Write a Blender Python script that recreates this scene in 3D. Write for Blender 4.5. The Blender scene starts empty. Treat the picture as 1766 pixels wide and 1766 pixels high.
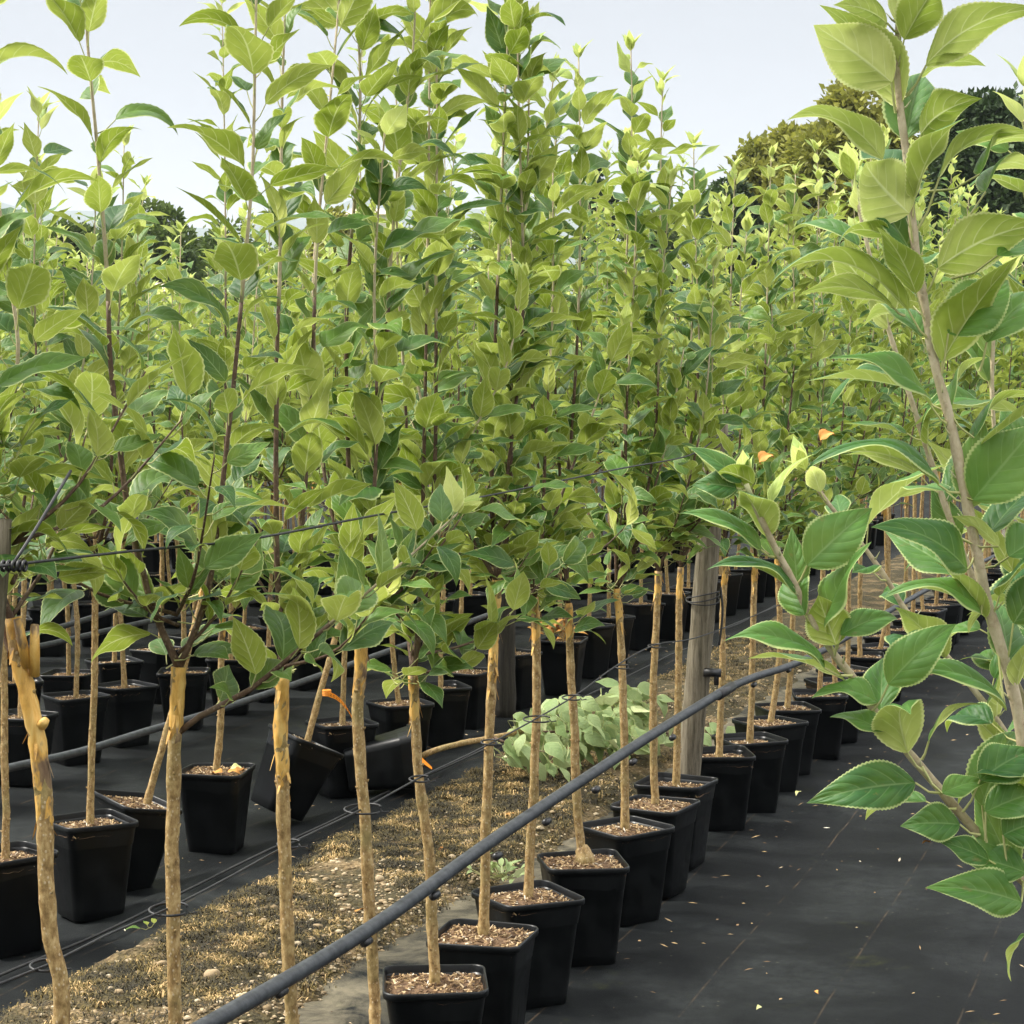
import bpy, math, random
import numpy as np
from mathutils import Vector, Matrix, noise as mnoise
R = math.radians
rng = np.random.default_rng(7); random.seed(7)
sc = bpy.context.scene
COL = sc.collection

# ------------------------------------------------------------------ camera, sky, sun, exposure
FPX, YH, CH = 3600.0, 663.0, 1.485            # focal length in photo pixels, horizon row, eye height
PIT = math.atan((883 - YH) / FPX)
cam_d = bpy.data.cameras.new('camera'); cam = bpy.data.objects.new('camera', cam_d); COL.objects.link(cam)
cam_d.sensor_width = 36; cam_d.lens = 36 * FPX / 1766
cam_d.clip_start = 0.05; cam_d.clip_end = 9000
cam.location = (0, 0, CH); cam.rotation_euler = (math.pi / 2 - PIT, 0, 0)
sc.camera = cam
SUN_EL, SUN_AZ = 50.0, 282.0                    # compass azimuth of the sun, +Y is north
sd = bpy.data.lights.new('sun', 'SUN'); sun = bpy.data.objects.new('sun', sd); COL.objects.link(sun)
sd.energy = 1.5; sd.angle = R(14); sd.color = (1.0, 0.95, 0.86)
sv = Vector((math.sin(R(SUN_AZ)) * math.cos(R(SUN_EL)), math.cos(R(SUN_AZ)) * math.cos(R(SUN_EL)), math.sin(R(SUN_EL))))
sun.rotation_euler = sv.to_track_quat('Z', 'Y').to_euler(); sun.location = sv * 50
w = bpy.data.worlds.new('World'); sc.world = w; w.use_nodes = True
nt = w.node_tree; N = nt.nodes; Lk = nt.links; bg = N['Background']
sky = N.new('ShaderNodeTexSky'); sky.sky_type = 'NISHITA'; sky.sun_disc = False
sky.sun_elevation = R(SUN_EL); sky.sun_rotation = R(SUN_AZ); sky.air_density = 1.0; sky.dust_density = 2.0
tc = N.new('ShaderNodeTexCoord'); sep = N.new('ShaderNodeSeparateXYZ'); Lk.new(tc.outputs['Generated'], sep.inputs[0])
rp = N.new('ShaderNodeValToRGB'); Lk.new(sep.outputs[2], rp.inputs[0])      # overcast: brighter towards the zenith
el = rp.color_ramp.elements
el[0].position = 0.0; el[0].color = (1.20, 1.19, 1.20, 1)
el[1].position = 1.0; el[1].color = (6.2, 6.1, 6.0, 1)
e = el.new(0.05); e.color = (1.14, 1.14, 1.165, 1)
e = el.new(0.20); e.color = (1.0, 1.01, 1.045, 1)
e = el.new(0.45); e.color = (3.7, 3.7, 3.75, 1)
cn = N.new('ShaderNodeTexNoise'); cn.inputs['Scale'].default_value = 2.2; cn.inputs['Detail'].default_value = 4
mp = N.new('ShaderNodeMapping'); mp.inputs['Scale'].default_value = (1, 1, 3.5)
Lk.new(tc.outputs['Generated'], mp.inputs[0]); Lk.new(mp.outputs[0], cn.inputs['Vector'])
mr = N.new('ShaderNodeMapRange'); mr.inputs['From Min'].default_value = .3; mr.inputs['From Max'].default_value = .7
mr.inputs['To Min'].default_value = .92; mr.inputs['To Max'].default_value = 1.08; Lk.new(cn.outputs['Fac'], mr.inputs['Value'])
mul = N.new('ShaderNodeVectorMath'); mul.operation = 'SCALE'; Lk.new(rp.outputs[0], mul.inputs[0]); Lk.new(mr.outputs[0], mul.inputs['Scale'])
mx = N.new('ShaderNodeMix'); mx.data_type = 'RGBA'; mx.inputs['Factor'].default_value = .96
Lk.new(sky.outputs[0], mx.inputs['A']); Lk.new(mul.outputs[0], mx.inputs['B'])
Lk.new(mx.outputs['Result'], bg.inputs['Color']); bg.inputs['Strength'].default_value = 0.10
sc.view_settings.view_transform = 'Standard'; sc.view_settings.look = 'None'
sc.view_settings.exposure = 2.38; sc.view_settings.gamma = 1
sc.cycles.max_bounces = 7; sc.cycles.diffuse_bounces = 4; sc.cycles.transmission_bounces = 5; sc.cycles.volume_bounces = 0
try: sc.cycles.use_denoising = True
except Exception: pass

# ------------------------------------------------------------------ pixel -> world helpers (photo pixels)
def ray(x, y):
    u = (x - 883) / FPX; v = -(y - 883) / FPX
    return np.array((u, math.cos(PIT) + v * math.sin(PIT), -math.sin(PIT) + v * math.cos(PIT)))
ORG = np.array((0, 0, CH))
def at_z(x, y, z): r = ray(x, y); return ORG + r * ((z - CH) / r[2])
def at_y(x, y, Y): r = ray(x, y); return ORG + r * (Y / r[1])
ANG = R(18.95); DX, DY = math.sin(ANG), math.cos(ANG)       # the rows run this way
def at_c(x, y, c):                                           # c: distance across the rows
    r = ray(x, y); t = c / (DY * r[0] - DX * r[1]); return ORG + r * t
def row_pt(c, Y): return np.array(((c + DX * Y) / DY, Y, 0.0))

# ------------------------------------------------------------------ object helpers
def tag(o, label=None, cat=None, group=None, kind=None):
    if label: o['label'] = label
    if cat: o['category'] = cat
    if group: o['group'] = group
    if kind: o['kind'] = kind
    return o
def empty(name, loc, rz=0):
    o = bpy.data.objects.new(name, None); COL.objects.link(o); o.location = loc; o.rotation_euler = (0, 0, rz)
    o.empty_display_size = .05
    return o
def link(name, me, parent=None, loc=None):
    o = bpy.data.objects.new(name, me); COL.objects.link(o)
    if parent: o.parent = parent
    if loc is not None: o.location = loc
    return o
def copy_tree(o, parent=None):
    c = o.copy(); COL.objects.link(c); c.parent = parent
    for ch in o.children: copy_tree(ch, c)
    return c

class MB:
    """collects vertices, quads and triangles"""
    def __init__(s): s.v = []; s.q = []; s.t = []; s.uv = []; s.a = []; s.qm = []; s.tm = []; s.n = 0
    def add(s, v, q=None, t=None, uv=None, a=None, mat=0):
        v = np.asarray(v, float).reshape(-1, 3); k = len(v)
        s.v.append(v)
        s.uv.append(np.zeros((k, 2)) if uv is None else np.asarray(uv).reshape(-1, 2))
        s.a.append(np.full(k, 0.5 if a is None else a) if np.ndim(a) == 0 else np.asarray(a).ravel())
        if q is not None: q = np.asarray(q, int).reshape(-1, 4) + s.n; s.q.append(q); s.qm.append(np.full(len(q), mat))
        if t is not None: t = np.asarray(t, int).reshape(-1, 3) + s.n; s.t.append(t); s.tm.append(np.full(len(t), mat))
        s.n += k
    def mesh(s, name, mats, smooth=True):
        me = bpy.data.meshes.new(name)
        v = np.concatenate(s.v); uv = np.concatenate(s.uv); a = np.concatenate(s.a)
        q = np.concatenate(s.q) if s.q else np.zeros((0, 4), int); t = np.concatenate(s.t) if s.t else np.zeros((0, 3), int)
        loops = np.concatenate([q.ravel(), t.ravel()])
        me.vertices.add(len(v)); me.vertices.foreach_set('co', v.astype(np.float32).ravel())
        me.loops.add(len(loops)); me.loops.foreach_set('vertex_index', loops.astype(np.int32))
        me.polygons.add(len(q) + len(t))
        ls = np.concatenate([np.arange(len(q)) * 4, len(q) * 4 + np.arange(len(t)) * 3])
        me.polygons.foreach_set('loop_start', ls.astype(np.int32))
        mi = np.concatenate([np.concatenate(s.qm) if s.qm else [], np.concatenate(s.tm) if s.tm else []])
        me.polygons.foreach_set('material_index', mi.astype(np.int32))
        me.polygons.foreach_set('use_smooth', np.full(len(q) + len(t), smooth))
        ul = me.uv_layers.new(name='UVMap'); ul.data.foreach_set('uv', uv[loops].astype(np.float32).ravel())
        at = me.attributes.new('rnd', 'FLOAT', 'POINT'); at.data.foreach_set('value', a.astype(np.float32))
        for m in (mats if isinstance(mats, (list, tuple)) else [mats]): me.materials.append(m)
        me.update(calc_edges=True); me.validate()
        return me
def nrm(v): return v / np.maximum(np.linalg.norm(v, axis=-1, keepdims=True), 1e-9)

def smooth_path(pts, step):
    """Catmull-Rom resample"""
    P = np.asarray(pts, float)
    if len(P) < 3: P = np.vstack([P[0], (P[0] + P[-1]) / 2, P[-1]])
    Q = np.vstack([2 * P[0] - P[1], P, 2 * P[-1] - P[-2]]); out = []
    for i in range(1, len(Q) - 2):
        n = max(1, int(np.linalg.norm(Q[i + 1] - Q[i]) / step))
        for k in range(n):
            t = k / n; a, b, c, d = Q[i - 1], Q[i], Q[i + 1], Q[i + 2]
            out.append(.5 * ((2 * b) + (-a + c) * t + (2 * a - 5 * b + 4 * c - d) * t * t + (-a + 3 * b - 3 * c + d) * t ** 3))
    out.append(P[-1]); return np.array(out)

def tube(mb, path, rad, sides=8, mat=0, a=.5, cap=True, lump=0.0, seed=0):
    path = np.asarray(path, float); n = len(path); rad = np.broadcast_to(np.asarray(rad, float), (n,))
    T = nrm(np.gradient(path, axis=0)); up = np.array((0, 0, 1.0)) if abs(T[0][2]) < .9 else np.array((0, 1.0, 0))
    S = np.zeros((n, 3)); U = np.zeros((n, 3)); s = nrm(np.cross(up, T[0]))
    for i in range(n):
        s = nrm(s - T[i] * (s @ T[i])); S[i] = s; U[i] = np.cross(T[i], s)
    an = np.arange(sides) / sides * 2 * math.pi
    rr = rad[:, None] * np.ones((1, sides))
    if lump:
        g = np.random.default_rng(seed + 11); rr = rr * (1 + lump * (g.random((n, sides)) - .5))
    v = path[:, None] + rr[..., None] * (np.cos(an)[None, :, None] * S[:, None] + np.sin(an)[None, :, None] * U[:, None])
    i, j = np.meshgrid(np.arange(n - 1), np.arange(sides), indexing='ij'); j2 = (j + 1) % sides
    q = np.stack([i * sides + j, i * sides + j2, (i + 1) * sides + j2, (i + 1) * sides + j], -1).reshape(-1, 4)
    uv = np.stack(np.broadcast_arrays((an / 6.283)[None], np.linspace(0, 1, n)[:, None]), -1)
    v = v.reshape(-1, 3); t = None
    if cap:
        c0, c1 = n * sides, n * sides + 1
        v = np.vstack([v, path[0], path[-1]]); uv = np.vstack([uv.reshape(-1, 2), (0, 0), (0, 1)])
        J = np.arange(sides); J2 = (J + 1) % sides
        t = np.vstack([np.stack([np.full(sides, c0), J2, J], -1), np.stack([np.full(sides, c1), (n - 1) * sides + J, (n - 1) * sides + J2], -1)])
    mb.add(v, q=q, t=t, uv=uv, a=a, mat=mat)

# ------------------------------------------------------------------ materials
def mat(name):
    m = bpy.data.materials.new(name); m.use_nodes = True
    return m, m.node_tree, m.node_tree.nodes['Principled BSDF']
def ramp(t, fac, stops):
    r = t.nodes.new('ShaderNodeValToRGB'); t.links.new(fac, r.inputs[0])
    while len(r.color_ramp.elements) < len(stops): r.color_ramp.elements.new(.5)
    for e_, (p, c) in zip(r.color_ramp.elements, stops): e_.position = p; e_.color = (*c, 1)
    return r.outputs[0]
def nz(t, scale, detail=4, rough=.6, vec=None, dist=0):
    n = t.nodes.new('ShaderNodeTexNoise'); n.inputs['Scale'].default_value = scale; n.inputs['Detail'].default_value = detail
    n.inputs['Roughness'].default_value = rough; n.inputs['Distortion'].default_value = dist
    if vec is not None: t.links.new(vec, n.inputs['Vector'])
    return n.outputs['Fac']
def coord(t, which='Object', scale=None):
    c = t.nodes.new('ShaderNodeTexCoord').outputs[which]
    if scale:
        m = t.nodes.new('ShaderNodeMapping'); m.inputs['Scale'].default_value = scale; t.links.new(c, m.inputs[0]); c = m.outputs[0]
    return c
def math_(t, op, a, b=None, clamp=False):
    m = t.nodes.new('ShaderNodeMath'); m.operation = op; m.use_clamp = clamp
    for i, x in enumerate((a, b)):
        if x is None: continue
        if isinstance(x, (int, float)): m.inputs[i].default_value = x
        else: t.links.new(x, m.inputs[i])
    return m.outputs[0]
def mixc(t, f, a, b, mode='MIX'):
    m = t.nodes.new('ShaderNodeMix'); m.data_type = 'RGBA'; m.blend_type = mode
    for k, x in (('Factor', f), ('A', a), ('B', b)):
        s = m.inputs[k]
        if isinstance(x, (int, float)): s.default_value = x
        elif isinstance(x, tuple): s.default_value = (*x, 1)
        else: t.links.new(x, s)
    return m.outputs['Result']
def bump(t, b, h, strength, dist=.01):
    n = t.nodes.new('ShaderNodeBump'); n.inputs['Strength'].default_value = strength; n.inputs['Distance'].default_value = dist
    t.links.new(h, n.inputs['Height']); t.links.new(n.outputs[0], b.inputs['Normal']); return n.outputs[0]
def attr(t, name='rnd'):
    a = t.nodes.new('ShaderNodeAttribute'); a.attribute_name = name; return a.outputs['Fac']
def step_lo(t, x, edge, wdt):                                # 1 below the edge, 0 above
    m = t.nodes.new('ShaderNodeMapRange'); m.interpolation_type = 'SMOOTHSTEP'
    m.inputs['From Min'].default_value = edge - wdt; m.inputs['From Max'].default_value = edge + wdt
    m.inputs['To Min'].default_value = 1; m.inputs['To Max'].default_value = 0
    t.links.new(x, m.inputs['Value']); return m.outputs[0]

def leaf_mat(name, top_a, top_b, bot_a, bot_b, trans=.3, veins=True, rough=.5, edge=True):
    m, t, b = mat(name); L = t.links
    rnd = attr(t); geo = t.nodes.new('ShaderNodeNewGeometry')
    uv = t.nodes.new('ShaderNodeUVMap'); sp = t.nodes.new('ShaderNodeSeparateXYZ'); L.new(uv.outputs[0], sp.inputs[0])
    tt = sp.outputs[0]; s = math_(t, 'ABSOLUTE', math_(t, 'SUBTRACT', math_(t, 'MULTIPLY', sp.outputs[1], 2), 1))
    n1 = nz(t, 28, 3, .6, coord(t))
    f = math_(t, 'ADD', math_(t, 'MULTIPLY', rnd, .8), math_(t, 'MULTIPLY', math_(t, 'SUBTRACT', n1, .5), .9), True)
    top = mixc(t, f, top_a, top_b); bot = mixc(t, f, bot_a, bot_b)
    if veins:
        mid = step_lo(t, s, .045, .03)
        wob = math_(t, 'MULTIPLY', math_(t, 'SUBTRACT', nz(t, 22, 2, .5, coord(t)), .5), .055)
        side_ = math_(t, 'MULTIPLY', math_(t, 'GREATER_THAN', sp.outputs[1], .5), .055)
        ph = math_(t, 'FRACT', math_(t, 'MULTIPLY', math_(t, 'ADD', math_(t, 'ADD', math_(t, 'SUBTRACT', tt, math_(t, 'MULTIPLY', math_(t, 'POWER', s, 1.35), .30)), wob), side_), 6.2))
        vd = math_(t, 'ABSOLUTE', math_(t, 'SUBTRACT', ph, .5))
        ve = math_(t, 'MULTIPLY', step_lo(t, vd, .035, .04), step_lo(t, s, .70, .26))
        vv = math_(t, 'MAXIMUM', mid, math_(t, 'MULTIPLY', ve, .7))
        top = mixc(t, math_(t, 'MULTIPLY', vv, .34), top, (.24, .36, .12))
        bot = mixc(t, math_(t, 'MULTIPLY', vv, .7), bot, (.76, .78, .42))
        if edge:
            ed = math_(t, 'SUBTRACT', 1, step_lo(t, s, .93, .03))
            top = mixc(t, math_(t, 'MULTIPLY', ed, .7), top, (.48, .54, .22)); bot = mixc(t, math_(t, 'MULTIPLY', ed, .6), bot, (.74, .74, .40))
        hgt = math_(t, 'ADD', math_(t, 'ADD', math_(t, 'MULTIPLY', vv, -.5), math_(t, 'MULTIPLY', math_(t, 'MINIMUM', vd, .35), 3.2)), math_(t, 'MULTIPLY', nz(t, 190, 2, .5, coord(t)), .5))
        bump(t, b, hgt, .32, .0018)
    bl = math_(t, 'MULTIPLY', ramp(t, nz(t, 75, 3, .6, coord(t)), [(.66, (0, 0, 0)), (.72, (1, 1, 1))]), .55); top = mixc(t, bl, top, (.16, .13, .04))
    colr = mixc(t, geo.outputs['Backfacing'], top, bot)
    L.new(colr, b.inputs['Base Color']); b.inputs['Roughness'].default_value = rough
    b.inputs['Specular IOR Level'].default_value = .28
    tr = t.nodes.new('ShaderNodeBsdfTranslucent')
    hs = t.nodes.new('ShaderNodeHueSaturation'); hs.inputs['Saturation'].default_value = 1.05; hs.inputs['Value'].default_value = 1.6
    L.new(mixc(t, .55, top, bot), hs.inputs['Color']); L.new(hs.outputs[0], tr.inputs['Color'])
    ms = t.nodes.new('ShaderNodeMixShader'); ms.inputs[0].default_value = trans
    L.new(b.outputs[0], ms.inputs[1]); L.new(tr.outputs[0], ms.inputs[2])
    L.new(ms.outputs[0], t.nodes['Material Output'].inputs['Surface'])
    return m
M = {}
M['leaf'] = leaf_mat('apple_leaf', (.020, .078, .016), (.130, .240, .034), (.31, .37, .050), (.64, .65, .20), trans=.28)
M['leaf_fore'] = leaf_mat('apple_leaf_downy', (.020, .090, .020), (.105, .235, .036), (.35, .42, .070), (.66, .67, .26), trans=.25)
M['leaf_young'] = leaf_mat('young_leaf', (.24, .36, .07), (.42, .50, .14), (.46, .50, .15), (.64, .64, .28), trans=.34)
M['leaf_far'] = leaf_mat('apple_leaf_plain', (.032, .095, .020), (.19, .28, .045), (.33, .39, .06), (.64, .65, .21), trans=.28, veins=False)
M['leaf_wilt'] = leaf_mat('wilted_leaf', (.20, .29, .11), (.40, .48, .22), (.46, .52, .25), (.68, .70, .42), trans=.15)
M['tree_leaf'] = leaf_mat('hedge_leaf', (.06, .10, .02), (.12, .17, .03), (.05, .08, .02), (.09, .12, .03), trans=.25, veins=False, rough=.6)
M['tree_leaf_olive'] = leaf_mat('olive_tree_leaf', (.15, .17, .028), (.36, .35, .06), (.12, .13, .03), (.2, .2, .05), trans=.3, veins=False, rough=.6)
M['conifer'] = leaf_mat('conifer_leaf', (.03, .06, .018), (.07, .11, .03), (.03, .05, .02), (.05, .08, .03), trans=.1, veins=False, rough=.6)

def simple(name, c1, c2, scale=30, rough=.7, bstr=.3, bd=.003, stretch=None, spec=.3, detail=5, useattr=False):
    m, t, b = mat(name); v = coord(t, 'Object', stretch); n = nz(t, scale, detail, .6, v)
    f = ramp(t, n, [(.35, (0, 0, 0)), (.65, (1, 1, 1))])
    if useattr: f = math_(t, 'ADD', math_(t, 'MULTIPLY', f, .4), math_(t, 'MULTIPLY', attr(t), .6))
    t.links.new(mixc(t, f, c1, c2), b.inputs['Base Color'])
    b.inputs['Roughness'].default_value = rough; b.inputs['Specular IOR Level'].default_value = spec
    if bstr: bump(t, b, n, bstr, bd)
    return m
def bark_mat(name, stops, dots=(.62, .50, .33), dotamt=.6, green=(.20, .19, .07)):
    m, t, b = mat(name); v = coord(t, 'Object', (1, 1, .6)); n = nz(t, 95, 8, .72, v); n2 = nz(t, 9, 4, .6, coord(t))
    c = ramp(t, n, stops); c = mixc(t, math_(t, 'MULTIPLY', ramp(t, n2, [(.5, (0, 0, 0)), (.68, (1, 1, 1))]), .5), c, green)
    vo = t.nodes.new('ShaderNodeTexVoronoi'); vo.inputs['Scale'].default_value = 150; t.links.new(coord(t, 'Object', (1, 1, .7)), vo.inputs['Vector'])
    d = step_lo(t, vo.outputs['Distance'], .22, .06); c = mixc(t, math_(t, 'MULTIPLY', d, dotamt), c, dots)
    t.links.new(c, b.inputs['Base Color']); b.inputs['Roughness'].default_value = .62; b.inputs['Specular IOR Level'].default_value = .3
    bump(t, b, math_(t, 'ADD', n, math_(t, 'MULTIPLY', d, .5)), .5, .0015); return m
M['bark'] = bark_mat('trunk_bark', [(.3, (.10, .055, .02)), (.45, (.27, .17, .065)), (.57, (.42, .29, .125)), (.7, (.56, .42, .22))])
M['bark_new'] = bark_mat('new_shoot_bark', [(.3, (.045, .026, .018)), (.5, (.10, .058, .036)), (.75, (.22, .15, .10))], (.34, .26, .18), .4, (.12, .085, .05))
M['bark_pale'] = bark_mat('pale_downy_bark', [(.25, (.24, .17, .10)), (.5, (.44, .36, .24)), (.75, (.58, .50, .36))], (.40, .30, .2), .35, (.33, .30, .17))
M['shoot_tip'] = simple('shoot_tip', (.36, .36, .17), (.50, .48, .30), 60, .7, .2, .001)
M['petiole'] = simple('petiole', (.42, .44, .16), (.52, .50, .24), 40, .6, 0)
def graft_mat():
    m, t, b = mat('peeling_graft_bark'); v = coord(t, 'Object', (1, 1, .3)); n = nz(t, 60, 5, .6, v, .5)
    n2 = nz(t, 26, 4, .6, coord(t, 'Object', (1, 1, .5)))
    c = ramp(t, n, [(.3, (.34, .17, .035)), (.5, (.66, .37, .08)), (.7, (.80, .54, .18))])
    c = mixc(t, ramp(t, n2, [(.53, (0, 0, 0)), (.6, (1, 1, 1))]), c, ramp(t, n, [(.3, (.10, .055, .03)), (.7, (.34, .23, .12))]))
    t.links.new(c, b.inputs['Base Color']); b.inputs['Roughness'].default_value = .55; bump(t, b, n, .8, .003); return m
M['graft'] = graft_mat()
M['tape'] = simple('yellow_tape', (.62, .40, .08), (.75, .55, .2), 50, .5, .3)
M['tag'] = simple('orange_tag', (.85, .27, .02), (.9, .33, .04), 20, .45, 0)
M['tag_ink'] = simple('tag_ink', (.03, .02, .02), (.05, .03, .02), 20, .7, 0)
def pot_mat():
    m, t, b = mat('black_plastic'); n = nz(t, 14, 5, .65, coord(t)); sp = t.nodes.new('ShaderNodeSeparateXYZ'); t.links.new(coord(t), sp.inputs[0])
    streak = nz(t, 40, 3, .5, coord(t, 'Object', (1, 1, .08)))
    dust = math_(t, 'MULTIPLY', ramp(t, n, [(.45, (0, 0, 0)), (.75, (1, 1, 1))]), .55)
    dust = math_(t, 'ADD', dust, math_(t, 'MULTIPLY', ramp(t, streak, [(.55, (0, 0, 0)), (.75, (1, 1, 1))]), .25), True)
    t.links.new(mixc(t, dust, (.0026, .0032, .0035), (.011, .013, .0135)), b.inputs['Base Color'])
    t.links.new(math_(t, 'ADD', math_(t, 'MULTIPLY', dust, .35), .33), b.inputs['Roughness']); b.inputs['Specular IOR Level'].default_value = .3
    bump(t, b, n, .12, .004); return m
M['pot'] = pot_mat()
M['soil'] = simple('potting_soil', (.07, .040, .022), (.20, .125, .068), 70, .95, 1, .006)
def chip_mat():
    m, t, b = mat('bark_chips')
    c = ramp(t, attr(t), [(0, (.05, .028, .014)), (.3, (.20, .12, .055)), (.7, (.42, .29, .14)), (.93, (.56, .43, .26)), (1, (.70, .66, .56))])
    t.links.new(c, b.inputs['Base Color']); b.inputs['Roughness'].default_value = .85; return m
M['chips'] = chip_mat()
def fabric_mat():
    m, t, b = mat('woven_ground_cloth'); o = coord(t)
    rot = t.nodes.new('ShaderNodeMapping'); rot.inputs['Rotation'].default_value = (0, 0, ANG); t.links.new(o, rot.inputs[0]); o2 = rot.outputs[0]
    w1 = t.nodes.new('ShaderNodeTexWave'); w1.inputs['Scale'].default_value = 120; w1.bands_direction = 'X'; t.links.new(o2, w1.inputs['Vector'])
    w2 = t.nodes.new('ShaderNodeTexWave'); w2.inputs['Scale'].default_value = 120; w2.bands_direction = 'Y'; t.links.new(o2, w2.inputs['Vector'])
    weave = math_(t, 'MULTIPLY', w1.outputs['Fac'], w2.outputs['Fac'])
    big = nz(t, 1.6, 6, .6, o2, .4); fine = nz(t, 22, 5, .7, o2); gr = nz(t, 2.7, 5, .65, o, .6)
    dust = math_(t, 'MULTIPLY', ramp(t, big, [(.47, (0, 0, 0)), (.62, (1, 1, 1))]), ramp(t, fine, [(.3, (.2, .2, .2)), (.7, (1, 1, 1))]))
    c = mixc(t, weave, (.0032, .0042, .0047), (.0070, .0086, .0092))
    c = mixc(t, math_(t, 'MULTIPLY', dust, .75), c, (.028, .032, .032))
    moss = math_(t, 'MULTIPLY', ramp(t, gr, [(.60, (0, 0, 0)), (.74, (1, 1, 1))]), ramp(t, fine, [(.42, (0, 0, 0)), (.62, (1, 1, 1))]))
    c = mixc(t, math_(t, 'MULTIPLY', moss, .7), c, (.036, .040, .012))
    vo = t.nodes.new('ShaderNodeTexVoronoi'); vo.inputs['Scale'].default_value = 26; t.links.new(o, vo.inputs['Vector'])
    sp = t.nodes.new('ShaderNodeSeparateXYZ'); t.links.new(vo.outputs['Color'], sp.inputs[0])
    speck = math_(t, 'MULTIPLY', step_lo(t, vo.outputs['Distance'], .09, .03), math_(t, 'GREATER_THAN', sp.outputs[0], .72))
    c = mixc(t, math_(t, 'MULTIPLY', speck, .35), c, (.16, .14, .10))
    uu = t.nodes.new('ShaderNodeSeparateXYZ'); t.links.new(o2, uu.inputs[0])
    silt = math_(t, 'MULTIPLY', step_lo(t, math_(t, 'ABSOLUTE', math_(t, 'ADD', uu.outputs[0], 2.03)), .16, .13), ramp(t, nz(t, 6, 6, .7, o2, .5), [(.36, (0, 0, 0)), (.62, (1, 1, 1))]))
    c = mixc(t, math_(t, 'MULTIPLY', silt, .85), c, (.20, .175, .12))
    # stitched guide lines every 0.32 m, running with the rows, thin ochre thread
    so = t.nodes.new('ShaderNodeSeparateXYZ'); t.links.new(o2, so.inputs[0])
    lx = math_(t, 'ABSOLUTE', math_(t, 'SUBTRACT', math_(t, 'FRACT', math_(t, 'ADD', math_(t, 'MULTIPLY', so.outputs[0], 1 / .315), .31 + 40)), .5))
    line = math_(t, 'MULTIPLY', step_lo(t, lx, .0075, .004), ramp(t, nz(t, 9, 4, .6, o), [(.42, (0, 0, 0)), (.62, (.75, .75, .75))]))
    c = mixc(t, math_(t, 'MULTIPLY', line, .55), c, (.11, .075, .045))
    t.links.new(c, b.inputs['Base Color']); b.inputs['Roughness'].default_value = .6; b.inputs['Specular IOR Level'].default_value = .10
    bump(t, b, math_(t, 'ADD', math_(t, 'MULTIPLY', weave, .5), math_(t, 'MULTIPLY', nz(t, 5, 4, .6, o2), 2.5)), .35, .006); return m
M['fabric'] = fabric_mat()
def gravel_mat():
    m, t, b = mat('gravel_and_dust'); o = coord(t); n = nz(t, 4.5, 5, .6, o, .5); f = nz(t, 60, 5, .7, o)
    vo = t.nodes.new('ShaderNodeTexVoronoi'); vo.inputs['Scale'].default_value = 70; t.links.new(o, vo.inputs['Vector'])
    c = ramp(t, f, [(.25, (.06, .038, .015)), (.5, (.20, .135, .06)), (.75, (.42, .31, .17))])
    c = mixc(t, ramp(t, n, [(.36, (0, 0, 0)), (.52, (1, 1, 1))]), c, ramp(t, f, [(.3, (.020, .016, .004)), (.7, (.085, .065, .02))]))
    t.links.new(c, b.inputs['Base Color']); b.inputs['Roughness'].default_value = .95
    bump(t, b, math_(t, 'SUBTRACT', f, vo.outputs['Distance']), .9, .012); return m
M['gravel'] = gravel_mat()
def attr_mat(name, stops, rough=.85):
    m, t, b = mat(name); t.links.new(ramp(t, attr(t), stops), b.inputs['Base Color']); b.inputs['Roughness'].default_value = rough; return m
M['pebble'] = attr_mat('pebble', [(0, (.16, .11, .05)), (.5, (.34, .25, .14)), (1, (.58, .48, .32))])
M['moss'] = attr_mat('moss', [(0, (.014, .011, .003)), (.4, (.055, .042, .010)), (.78, (.17, .12, .030)), (1, (.50, .34, .15))])
M['pipe'] = simple('grey_black_pipe', (.014, .017, .021), (.048, .054, .060), 45, .5, .3, .002, spec=.5)
M['wire'] = simple('black_wire', (.012, .012, .014), (.03, .03, .03), 60, .5, 0, spec=.4)
M['clip'] = simple('black_clip', (.01, .01, .011), (.025, .025, .027), 60, .4, 0, spec=.5)
def post_mat(name, dark):
    m, t, b = mat(name); v = coord(t, 'Object', (1, 1, .06)); n = nz(t, 85, 8, .75, v); n2 = nz(t, 5, 3, .5, coord(t))
    k = .12 if dark else .62
    c = ramp(t, n, [(.36, (.02 * k, .015 * k, .01 * k)), (.44, (.16 * k, .125 * k, .085 * k)), (.55, (.32 * k, .27 * k, .195 * k)), (.7, (.50 * k, .44 * k, .34 * k))])
    c = mixc(t, math_(t, 'MULTIPLY', n2, .45), c, (.30 * k, .27 * k, .15 * k))
    t.links.new(c, b.inputs['Base Color']); b.inputs['Roughness'].default_value = .85; bump(t, b, n, .9, .006); return m
M['post'] = post_mat('weathered_post', False); M['post_dark'] = post_mat('dark_post', True)  # second one is the same wood grain scaled to a much darker tone
M['dry_leaf'] = simple('dry_leaf', (.40, .16, .03), (.60, .31, .08), 30, .7, .4, .002)
M['grass'] = simple('rough_grass', (.09, .15, .03), (.20, .24, .06), .7, .95, 0)
M['hill'] = simple('wooded_hill', (.030, .055, .025), (.055, .085, .04), .012, .95, 0)
M['flower'] = attr_mat('flowers', [(0, (.10, .16, .03)), (.5, (.25, .24, .04)), (.8, (.55, .25, .03)), (1, (.65, .35, .04))])
M['wall'] = simple('pale_render', (.50, .47, .42), (.58, .55, .5), 1.5, .9, 0)
M['roof'] = simple('roof_sheet', (.48, .40, .32), (.58, .50, .42), 2, .8, 0)
M['glass'] = simple('window_glass', (.03, .04, .05), (.05, .06, .07), 2, .1, 0)

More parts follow.
